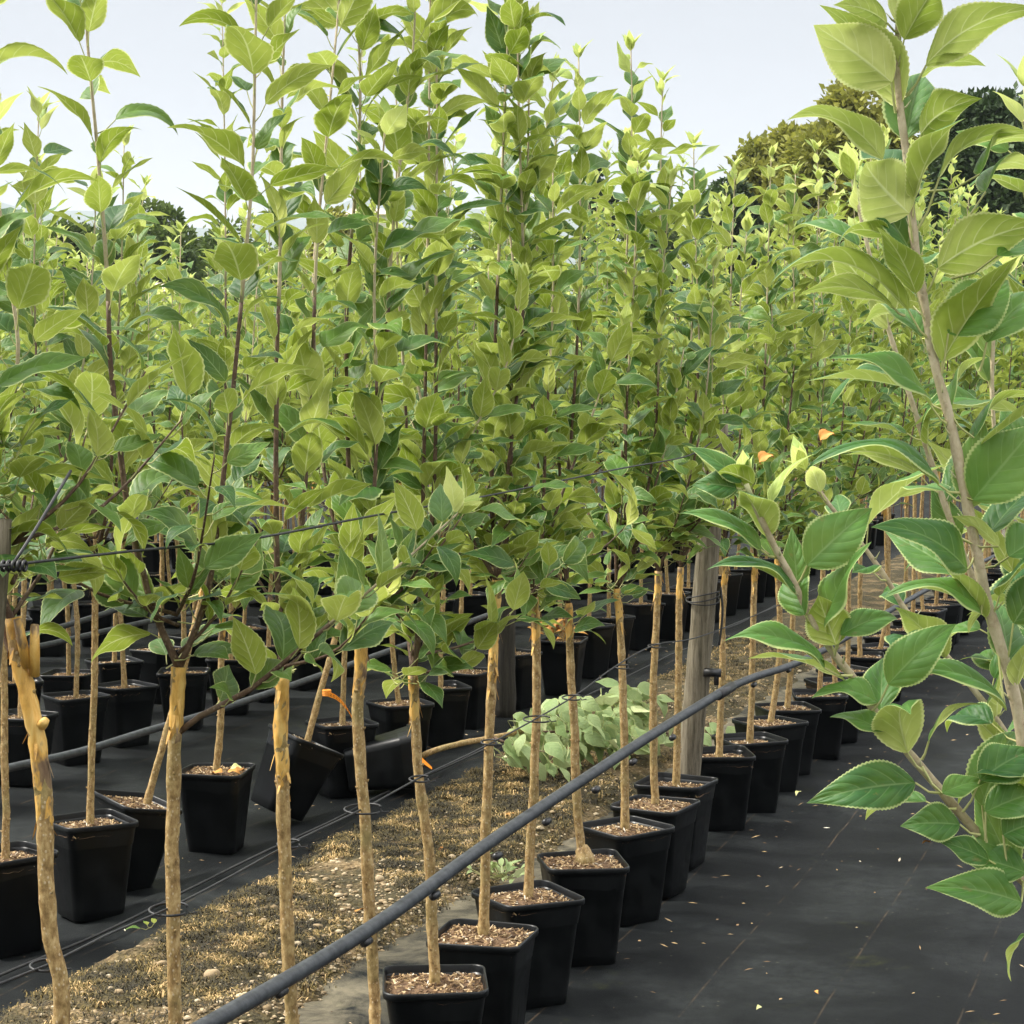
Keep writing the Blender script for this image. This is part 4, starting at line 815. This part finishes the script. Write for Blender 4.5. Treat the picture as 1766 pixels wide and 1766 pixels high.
# farther rows: one mass
def far_rows():
    mb = MB(); g = np.random.default_rng(5); st = MB()
    for k in range(0, 28):
        c = -3.08 - 1.2 * k if k else -3.08; Y0 = 20.3 if k == 0 else max(18.8, -c / .557); Y = Y0
        while Y < 46:
            x, y, _ = row_pt(c, Y); px = 883 + FPX * x / y; Y += .5
            if px < -60 or px > 1830: continue
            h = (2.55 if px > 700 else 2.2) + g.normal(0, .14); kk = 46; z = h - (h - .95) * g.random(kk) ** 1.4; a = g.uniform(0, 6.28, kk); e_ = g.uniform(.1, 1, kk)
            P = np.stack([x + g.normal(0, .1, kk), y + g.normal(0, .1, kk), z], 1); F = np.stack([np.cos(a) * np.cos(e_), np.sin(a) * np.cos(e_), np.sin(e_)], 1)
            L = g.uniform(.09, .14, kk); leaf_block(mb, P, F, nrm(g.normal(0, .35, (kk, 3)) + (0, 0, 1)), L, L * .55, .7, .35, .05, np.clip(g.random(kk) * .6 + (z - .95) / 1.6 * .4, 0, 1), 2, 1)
            tube(st, [(x, y, 0), (x, y, h - .1)], .009, 3, cap=False, mat=1)
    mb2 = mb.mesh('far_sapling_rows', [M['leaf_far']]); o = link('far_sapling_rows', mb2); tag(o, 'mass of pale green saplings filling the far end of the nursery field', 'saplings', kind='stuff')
    s_ = link('stems', st.mesh('stems', [M['bark'], M['bark_new']]), o)
far_rows()

# ================================================================== TIPPED AND TOPPLED POTS
def tipped(x, y, rx, ry, rz, lift, label, seed, stem, leaves=None):
    root = empty('potted_apple_tree', (x, y, lift)); root.rotation_euler = (rx, ry, rz); tag(root, label, 'potted tree', 'tipped over potted saplings')
    return root
# leaning pot between the first two upright ones
r = tipped(-1.17, 6.12, R(2), R(13), R(20), .0, 'sapling in the tilted half empty pot behind the second trunk from the left', 1, None)
build_tree(r, None, [np.array((.03, 0, .20)), np.array((.045, 0, .5)), np.array((.06, .02, 1.0))], [[np.array((.06, .02, 1.0)), np.array((.08, .05, 1.4)), np.array((.02, .1, 1.9))]], 140, lod=1, pot=1, pot_rot=R(25), low=16)
r = tipped(-.80, 7.0, R(-6), R(24), R(8), .042, 'sapling leaning right out of a tipped pot, orange tag on its stem', 2, None)
build_tree(r, None, [np.array((.01, 0, .22)), np.array((-.03, 0, .5)), np.array((-.10, .0, .95))], [[np.array((-.10, .0, .95)), np.array((-.20, .05, 1.3)), np.array((-.45, .1, 1.75))]], 141, lod=1, pot=2, pot_rot=R(30), low=14)
tp = Matrix.Translation((-.735, 7.0, .045)) @ Matrix.Rotation(R(8), 4, 'Z') @ Matrix.Rotation(R(26), 4, 'Y') @ Matrix.Rotation(R(-6), 4, 'X')
mb = MB(); t0 = at_y(563, 1196, 6.95); tl = [t0, at_y(580, 1203, 6.93), at_y(596, 1219, 6.91), at_y(611, 1244, 6.90)]
tv = []
for i, p in enumerate(smooth_path(tl, .01)): tv.append((p + (-.003, 0, .0095), p + (.003, 0, -.0095)))
n = len(tv); V = np.array(tv).reshape(-1, 3); V = np.vstack([V, V + (0, .0016, 0)]); q = [(2 * i, 2 * i + 1, 2 * i + 3, 2 * i + 2) for i in range(n - 1)] + [(2 * n + 2 * i, 2 * n + 2 * i + 2, 2 * n + 2 * i + 3, 2 * n + 2 * i + 1) for i in range(n - 1)]
mb.add(V, q=q); an = np.linspace(0, 6.28, 14); [tube(mb, np.stack([t0[0] + .0125 * np.cos(an), t0[1] + .012 + .0125 * np.sin(an), t0[2] + zz + 0 * an], 1), .0035, 6, cap=False) for zz in (-.007, -.002, .003, .008)]
tg = link('plant_tag', mb.mesh('plant_tag', M['tag'], False)); tag(tg, 'bright orange plastic tag looped round the leaning stem', 'tag', 'orange tags')
mb = MB(); sp_ = smooth_path(tl, .004)
for i in range(4, len(sp_) - 5):
    if i % 3 == 0: continue
    for k in (-1, 1): p = sp_[i] + (0, -.0012, .0028 * k + .0006 * math.sin(i * 5)); mb.add([p + (-.001, 0, -.0012), p + (.001, 0, -.0014), p + (.0012, 0, .0011), p + (-.0008, 0, .0013)], q=[(0, 1, 2, 3)])
link('print', mb.mesh('print', M['tag_ink'], False), tg)
mb = MB(); a0 = at_y(727, 1308, 7.2); a1 = at_y(745, 1325, 7.15); mb.add([a0 + (-.004, 0, .008), a0 + (-.004, 0, -.012), a1 + (0, 0, -.004), a1 + (0, 0, .004), a0 + (-.004, .002, .008), a0 + (-.004, .002, -.012), a1 + (0, .002, -.004), a1 + (0, .002, .004)], q=[(0, 1, 2, 3), (7, 6, 5, 4)])
tag(link('plant_tag', mb.mesh('plant_tag', M['tag'], False)), 'small orange tag end at the foot of the trunk in the nearest pot', 'tag', 'orange tags')
# toppled pot with its tree lying on the cloth
root = empty('potted_apple_tree', (-.60, 7.45, .105)); tag(root, 'toppled pot whose wilting tree lies across the mossy strip', 'potted tree', 'tipped over potted saplings')
po = link('pot', POTS[3], root); po.rotation_euler = (0, R(82), R(8)); so = link('soil', SOILS[0], root); so.rotation_euler = (0, R(82), R(8))
b = np.array((-.60, 7.45, .105)); rel = lambda x, y, Y: at_y(x, y, Y) - b
me, P, rr = trunk_mesh([rel(700, 1322, 7.45), rel(740, 1298, 7.45), rel(790, 1283, 7.5), rel(840, 1274, 7.6), rel(900, 1262, 7.8)], .0105, .009, 9); link('trunk', me, root)
g = np.random.default_rng(31)
for k, sp in enumerate(([(900, 1262, 7.8), (960, 1235, 7.95), (1040, 1215, 8.1), (1120, 1210, 8.3)], [(890, 1262, 7.8), (950, 1262, 7.8), (1030, 1262, 7.9), (1100, 1270, 8.0)], [(850, 1272, 7.62), (900, 1290, 7.6), (970, 1300, 7.7)], [(1050, 1240, 8.1), (1150, 1265, 8.2), (1250, 1275, 8.3), (1290, 1270, 8.4)])):
    Q = smooth_path([rel(*s) for s in sp], .03); br = link('branch', shoot_mesh(Q, .006, .002, 'bark_new', 1), root); mb = MB()
    kk = (100, 85, 30, 34)[k]; ii = g.integers(0, len(Q), kk); a = g.uniform(0, 6.28, kk); B = Q[ii] + np.stack([g.normal(0, .035, kk), g.normal(0, .05, kk), g.uniform(-.06, .075, kk)], 1)
    B[:, 2] = np.maximum(B[:, 2], -.09); F = np.stack([g.normal(.55, .6, kk), g.normal(-.35, .6, kk), g.normal(-.6, .35, kk)], 1); U = nrm(g.normal(0, .5, (kk, 3)) + (0, -.5, .8)); L = g.uniform(.075, .125, kk)
    leaf_block(mb, B, F, U, L, L * .52, g.uniform(.3, 1.3, kk), g.uniform(.1, .5, kk), .06, g.random(kk), 10, 2, .06, 0); petiole_block(mb, Q[ii], B); link('leaves', mb.mesh('leaves', [M['leaf_wilt'], M['petiole'], M['leaf_young']]), br)
def stone(px, py, wpx, label, seed):
    p = at_z(px, py, .035); g = np.random.default_rng(seed); w_ = wpx * p[1] / FPX / 2; th = np.linspace(0, math.pi, 9); ph = np.linspace(0, 2 * math.pi, 13)[:-1]; k = len(ph); V = []
    for i, a in enumerate(th):
        for b_ in ph: d = np.array((math.sin(a) * math.cos(b_), math.sin(a) * math.sin(b_), math.cos(a))); V.append(d * w_ * (1 + .28 * mnoise.noise(tuple(d * 1.7 + seed)) + .1 * mnoise.noise(tuple(d * 5 + seed))) * (1, .8, .75))
    q = [(i * k + j, (i + 1) * k + j, (i + 1) * k + (j + 1) % k, i * k + (j + 1) % k) for i in range(8) for j in range(k)]; mb = MB(); mb.add(np.array(V), q=q, a=g.uniform(.3, .7)); tag(link('stone', mb.mesh('stone', M['pebble']), loc=tuple(p)), label, 'stone', 'larger stones on the mossy strip')
stone(366, 1682, 30, 'largest rounded stone on the moss right of the second trunk', 1); stone(205, 1712, 18, 'small pale stone on the moss left of the second trunk', 2); stone(455, 1588, 14, 'small tan stone on the moss left of the third trunk', 3); stone(655, 1515, 16, 'flat pale stone right of the fourth trunk', 4)
# weeds by the third pot, and a dry tuft in the back row
def weed(px, py, Yd, k, L0, m, label, name, cat, seed, spread=.03):
    p = at_z(px, py, .03) if Yd is None else at_y(px, py, Yd); g = np.random.default_rng(seed); root = empty(name, tuple(p)); tag(root, label, cat); mb = MB(); a = g.uniform(0, 6.28, k); e_ = g.uniform(.2, 1.1, k)
    F = np.stack([np.cos(a) * np.cos(e_), np.sin(a) * np.cos(e_), np.sin(e_)], 1); B = F * .02 + g.normal(0, spread, (k, 3)) * (1, 1, .2); leaf_block(mb, B, F, nrm(g.normal(0, .3, (k, 3)) + (0, 0, 1)), L0 * g.uniform(.6, 1.3, k), L0 * .3, 1.1, .4, .08, g.random(k), 7, 1, 0, 0)
    petiole_block(mb, B * 0, B); link('leaves', mb.mesh('leaves', [m, M['petiole']]), root)
weed(868, 1512, None, 34, .055, M['leaf_wilt'], 'small pale weed wilting on the strip behind the second pot', 'weed', 'weed', 61, .035)
weed(258, 1600, None, 3, .05, M['leaf'], 'single fresh green leaf plant on the cloth edge left of the second trunk', 'seedling', 'weed', 62, .01)
weed(962, 1090, 10.0, 60, .07, M['dry_leaf'], 'dead brown tuft standing in a far pot of the second row', 'dead_shrub', 'dead plant', 63, .05)
# dry leaves on the ground
g = np.random.default_rng(66)
for i, (x, y, s, lab) in enumerate(((868, 1405, .05, 'curled orange leaf on the moss between the second and third pots'), (770, 1465, .032, 'small torn orange leaf on the moss right of the nearest pot trunk'), (612, 1572, .04, 'brown split leaf beside the fourth front trunk'), (485, 1610, .03, 'orange leaf tip against the third front trunk'),
                    (905, 1362, .04, 'pale curved leaf on the moss near the fifth pot'), (1440, 1388, .04, 'pale yellow leaf on the aisle cloth under the near branch'), (1605, 1452, .026, 'small tan leaf farther right on the aisle cloth'), (1380, 1365, .03, 'greenish leaf scrap at the foot of the ninth pot'),
                    (1312, 1735, .016, 'tiny white curled scrap at the bottom of the aisle cloth'), (1407, 1708, .014, 'tan crumb of leaf near the bottom of the aisle'), (690, 1492, .022, 'dark orange leaf bit in the moss left of the pipe'), (1240, 1395, .02, 'dry leaf scrap by the eighth pot'))):
    p = at_z(x, y, .03); mb = MB(); a = g.uniform(0, 6.28); leaf_block(mb, [np.zeros(3)], [(math.cos(a), math.sin(a), .25)], [(g.normal(0, .3), g.normal(0, .3), 1)], s * 1.3, s * .62, 1.5, .6, .12, .4, 12, 2, .1)
    o = link('dry_leaf', mb.mesh('dry_leaf', M['dry_leaf'] if i not in (4, 5, 7, 8) else M['petiole']), loc=tuple(p)); tag(o, lab, 'fallen leaf', 'fallen leaves on the ground')

pb_ = [o for o in bpy.data.objects if o.get('label', '').startswith('second row sapling with dead leaves')][0].location
for i, (dx, dy, lab) in enumerate(((.045, -.05, 'brown dead leaf nearest the front of the littered second row pot'), (.075, -.03, 'brown dead leaf at the right rim of the littered second row pot'), (.03, -.07, 'curled dead leaf left of the other two in the littered pot'), (.078, .03, 'pale yellowish dead leaf at the back right rim of the littered pot'))):
    mb = MB(); a = 1.3 * i; leaf_block(mb, [np.zeros(3)], [(math.cos(a), math.sin(a), .3)], [(.2, -.3, 1)], .05, .026, 1.6, .6, .14, .4, 12, 2, .1)
    o = link('dry_leaf', mb.mesh('dry_leaf', M['dry_leaf'] if i < 3 else M['petiole']), loc=(pb_[0] + dx, pb_[1] + dy, .262)); tag(o, lab, 'fallen leaf', 'dead leaves on the littered pot')

# ================================================================== THE NEAR TREE AT THE RIGHT
def px_leaves(mb, b, Yd, rows, lod_n=56, m=4, serr=.055, mi=0, seed=0):
    """rows: stem point, leaf base, tip, width px, facing deg (+ shows the top side, - the under side), curl, fold, depth change"""
    g = np.random.default_rng(seed); k = len(rows); tow = lambda p: nrm(ORG - p)
    for r in rows:
        sx, sy, bx_, by, tx, ty, wp, face, curl, fold, dd = r; Y0 = Yd + (.0 if dd is None else 0); Bp = at_y(bx_, by, Y0 - .01); Tp = at_y(tx, ty, Y0 + (dd or 0)); Sp = at_y(sx, sy, Yd)
        ch = Tp - Bp; cl = np.linalg.norm(ch); C_ = ch / cl; up = np.array((0, 0, 1.0)); up = nrm(up - C_ * (up @ C_)); tc_ = tow(Bp); tc_ = tc_ - C_ * (tc_ @ C_); tc_ = nrm(tc_ - up * (tc_ @ up)); f = R(face)
        N0 = math.cos(f) * up + math.sin(f) * tc_; tq = (np.arange(40) + .5) / 40; xq = np.cos(curl * 1.15 * tq ** 1.5).mean(); zq = np.sin(curl * 1.15 * tq ** 1.5).mean(); h = math.atan2(zq, xq); F = math.cos(h) * C_ + math.sin(h) * N0; U = math.cos(h) * N0 - math.sin(h) * C_; L = cl / math.hypot(xq, zq)
        leaf_block(mb, [Bp], [F], [U], L * 1.04, wp * Y0 / FPX * .86, curl * 1.15, min(1.25, fold * 1.35 + .12), g.uniform(.05, .13), np.clip(g.uniform(.0, .95), 0, 1), lod_n, m, serr, mi); petiole_block(mb, [Sp], [Bp], .0013)
GF = [M['leaf_fore'], M['petiole'], M['leaf_young']]
YA = 2.0; base = np.array((.66, 2.0, 0)); root = empty('potted_apple_tree', tuple(base)); tag(root, 'nearest tree at the right edge with large felted leaves and pale stems', 'potted tree', 'near trees at the right edge')
p = link('pot', POTS[0], root); p.rotation_euler = (0, 0, .3); p = link('soil', SOILS[0], root); p.rotation_euler = (0, 0, .3)
me, P, rr = trunk_mesh([(0, 0, SOIL - .01), (.01, 0, .5), (.0, 0, .86)], .0125, .0125, 201, 'bark'); tk = link('trunk', me, root); link('graft_wrap', graft_mesh(P, rr, 201), tk)
toL = lambda pts, Y: [at_y(x, y, Y) - base for x, y in pts]
SA = [(1850, 1600), (1800, 1420), (1766, 1290), (1752, 1210), (1730, 1130), (1700, 1030), (1680, 930), (1660, 830), (1640, 730), (1615, 640), (1602, 570), (1590, 500), (1580, 440), (1570, 350), (1562, 260), (1553, 190), (1548, 120), (1550, 40), (1556, -50)]
SB = [(1850, 1600), (1755, 1508), (1680, 1430), (1620, 1360), (1560, 1290), (1510, 1230), (1480, 1180), (1440, 1130), (1400, 1070), (1372, 1010), (1345, 960), (1325, 920), (1305, 880), (1287, 835)]
def stem(pts, Y, r0, r1, sub, Y2=None):
    n = len(pts); Q = smooth_path([np.array((0, 0, .86))] + [at_y(x, y, Y + ((Y2 or Y) - Y) * i / (n - 1)) - sub for i, (x, y) in enumerate(pts)], .012); f = np.linspace(0, 1, len(Q)); r = r0 + (r1 - r0) * f ** .9
    gg = np.random.default_rng(len(pts)); nd = np.zeros(len(Q))
    for k in range(6, len(Q) - 2, 4): nd[k] += .16; nd[k - 1] += .05
    mb = MB(); k = int(len(Q) * .965); tube(mb, Q[:k + 1], (r * (1 + nd))[:k + 1], 12, lump=.05, seed=3); tube(mb, Q[k:], r[k:], 10, mat=1)
    for k in range(8, len(Q) - 4, 3):                       # stipules and bud scales
        a = gg.uniform(0, 6.28); o = np.array((math.cos(a), math.sin(a) * .6, .5)); p0 = Q[k] + nrm(o) * r[k] * .8; tube(mb, [p0, p0 + o * .004, p0 + o * .010 + (0, 0, .004)], [.0016, .001, .0003], 4, mat=1)
    return mb.mesh('branch', [M['bark_pale'], M['shoot_tip']])
brA = link('branch', stem(SA, YA, .0074, .0030, base), root); brB = link('branch', stem(SB, YA, .0062, .0026, base, 1.95), root)
RA = [(1545, 195, 1538, 142, 1408, 47, 118, -62, 1.0, .35, -.03), (1552, 95, 1553, 52, 1612, -40, 105, -70, .5, .25, .0), (1555, 60, 1530, 40, 1440, 10, 80, -50, .8, .3, .03), (1562, 165, 1597, 112, 1800, 25, 92, -48, 1.5, .3, -.03), (1570, 300, 1588, 232, 1690, 172, 105, -66, 1.0, .35, .02),
      (1566, 335, 1522, 275, 1362, 212, 88, -22, 1.4, .7, -.02), (1577, 430, 1568, 368, 1496, 283, 132, -68, .9, .25, -.05), (1580, 400, 1620, 305, 1775, 235, 92, -36, 1.1, .5, .03), (1592, 512, 1618, 462, 1800, 392, 112, -58, 1.2, .25, -.04), (1607, 590, 1566, 535, 1338, 492, 112, -8, 1.5, .85, -.03),
      (1560, 545, 1540, 530, 1380, 512, 70, -40, 1.1, .4, .05), (1622, 655, 1636, 575, 1735, 487, 112, 55, .9, .3, .03), (1640, 735, 1605, 700, 1435, 622, 96, 28, .9, .65, -.02), (1655, 850, 1618, 836, 1398, 812, 118, 12, 1.2, .85, -.02), (1660, 850, 1678, 862, 1785, 735, 130, 62, .7, .3, .02),
      (1682, 955, 1668, 982, 1508, 912, 118, 42, 1.0, .35, -.02), (1695, 1020, 1692, 1060, 1528, 1035, 100, 15, 1.2, .75, .0), (1660, 930, 1722, 942, 1640, 892, 42, -30, .8, .3, -.02), (1720, 1100, 1735, 1225, 1550, 1168, 105, 18, 1.0, .65, -.02), (1735, 1150, 1748, 1075, 1800, 985, 88, 48, .8, .3, .02),
      (1690, 640, 1702, 590, 1800, 520, 100, 20, 1.0, .4, .06), (1630, 700, 1680, 755, 1800, 690, 84, -30, 1.1, .4, .05), (1690, 980, 1740, 960, 1830, 930, 100, 35, 1.0, .4, .02), (1600, 330, 1690, 300, 1800, 250, 70, -40, 1.1, .35, .08), (1620, 420, 1700, 330, 1800, 305, 70, -35, 1.1, .35, .1), (1640, 480, 1720, 440, 1810, 455, 70, 40, .9, .35, .1)]
gA = np.random.default_rng(501); mb = MB(); px_leaves(mb, base, YA, RA, seed=1); leaves_on(mb, smooth_path([at_y(x, y, YA) for x, y in SA], .02), gA, .029, .098, start=.12, lod=3, tipc=False, side=2.6, endtaper=.12); me = mb.mesh('leaves', GF); me.transform(Matrix.Translation(-Vector(base))); link('leaves', me, brA)
RB = [(1287, 840, 1278, 832, 1190, 774, 52, 45, .7, .35, 0), (1288, 845, 1270, 842, 1196, 838, 60, 60, .9, .4, 0), (1285, 838, 1280, 815, 1288, 780, 40, -20, .4, .4, 0), (1290, 845, 1300, 835, 1240, 815, 56, -50, .9, .3, -.03), (1340, 962, 1312, 948, 1176, 888, 72, 25, .8, .75, 0), (1360, 1000, 1372, 1025, 1224, 985, 84, 14, 1.1, .8, -.01),
      (1372, 1010, 1392, 975, 1500, 880, 104, 60, .8, .35, .01), (1400, 1075, 1388, 1060, 1368, 965, 80, 58, .5, .3, .04), (1470, 1165, 1422, 1152, 1254, 1108, 90, 24, 1.1, .75, -.01), (1440, 1130, 1442, 1112, 1412, 1030, 90, -60, .7, .5, -.02), (1440, 1125, 1450, 1095, 1545, 1070, 60, 40, 1, .4, .03),
      (1500, 1215, 1512, 1212, 1404, 1205, 74, 24, 1.2, .6, 0), (1520, 1240, 1522, 1262, 1434, 1238, 62, 20, .8, .4, .02), (1505, 1225, 1532, 1180, 1645, 1080, 92, 55, .9, .4, .0), (1625, 1368, 1578, 1350, 1398, 1384, 96, 62, .9, .3, -.01), (1590, 1310, 1602, 1278, 1695, 1218, 62, -30, 1.1, .4, .0), (1590, 1322, 1625, 1368, 1700, 1350, 52, 40, .8, .4, 0),
      (1690, 1440, 1655, 1422, 1556, 1425, 76, 58, .8, .35, 0), (1766, 1520, 1762, 1556, 1602, 1532, 94, 55, .8, .4, -.02), (1766, 1510, 1770, 1505, 1655, 1478, 76, 50, .7, .3, .02), (1700, 1450, 1700, 1400, 1790, 1370, 80, 50, .8, .3, .02), (1780, 1540, 1768, 1612, 1745, 1690, 56, 20, .8, .5, 0), (1660, 1400, 1690, 1345, 1780, 1300, 90, 40, .9, .4, .03), (1740, 1500, 1730, 1440, 1800, 1420, 90, 48, .9, .4, .0)]
mb = MB(); px_leaves(mb, base, 1.97, RB, seed=2); leaves_on(mb, smooth_path([at_y(x, y, 1.97) for x, y in SB], .02), gA, .042, .080, start=.05, lod=3, tipc=True, endtaper=.2); me = mb.mesh('leaves', GF); me.transform(Matrix.Translation(-Vector(base))); link('leaves', me, brB)
# the tree just behind it
base2 = np.array((.80, 2.42, 0)); root2 = empty('potted_apple_tree', tuple(base2)); tag(root2, 'second tree at the right edge, its shoots rising behind the nearest pale stem', 'potted tree', 'near trees at the right edge')
p = link('pot', POTS[1], root2); p.rotation_euler = (0, 0, .1); p = link('soil', SOILS[1], root2); p.rotation_euler = (0, 0, .1)
me, P, rr = trunk_mesh([(0, 0, SOIL - .01), (.01, 0, .5), (.0, 0, .86)], .0125, .0125, 202, 'bark'); tk = link('trunk', me, root2); link('graft_wrap', graft_mesh(P, rr, 202), tk)
g = np.random.default_rng(90)
for pts, Yq, r0, dens in (([(1850, 1500), (1750, 1290), (1640, 1140), (1600, 1100), (1560, 1050), (1530, 1000), (1480, 930), (1430, 870), (1390, 812)], 2.4, .006, .8), ([(1850, 1500), (1800, 1300), (1720, 1100), (1640, 900), (1575, 700), (1530, 560), (1500, 440), (1470, 310)], 2.5, .006, 1.0),
                        ([(1860, 1500), (1815, 1100), (1790, 700), (1775, 400), (1768, 150)], 2.45, .006, 1.25), ([(1860, 1500), (1840, 1250), (1745, 950), (1712, 700), (1720, 480)], 2.7, .005, 1.2)):
    Q = smooth_path([np.array((0, 0, .86))] + [at_y(x, y, Yq) - base2 for x, y in pts], .03); br = link('branch', stem(pts, Yq, r0, .0022, base2), root2); mb = MB()
    leaves_on(mb, Q, g, .036, .100, start=.2, lod=3, dens=dens, side=math.pi, endtaper=.15); link('leaves', mb.mesh('leaves', GF), br)
def curled(px, py, Y, label):
    p = at_y(px, py, Y); mb = MB(); leaf_block(mb, [np.zeros(3)], [(-.7, -.3, .4)], [(.2, -.5, .8)],   .026, .015, 3.2, 1.2, .25, .5, 12, 2, .05); o = link('dry_leaf', mb.mesh('dry_leaf', M['dry_leaf']), loc=tuple(p)); tag(o, label, 'dead leaf', 'dried leaves caught on the near tree')
curled(1335, 790, 2.38, 'curled orange dead leaf caught near the tip of the near branch'); curled(1440, 752, 2.38, 'small dark dead leaf caught right of the orange one')
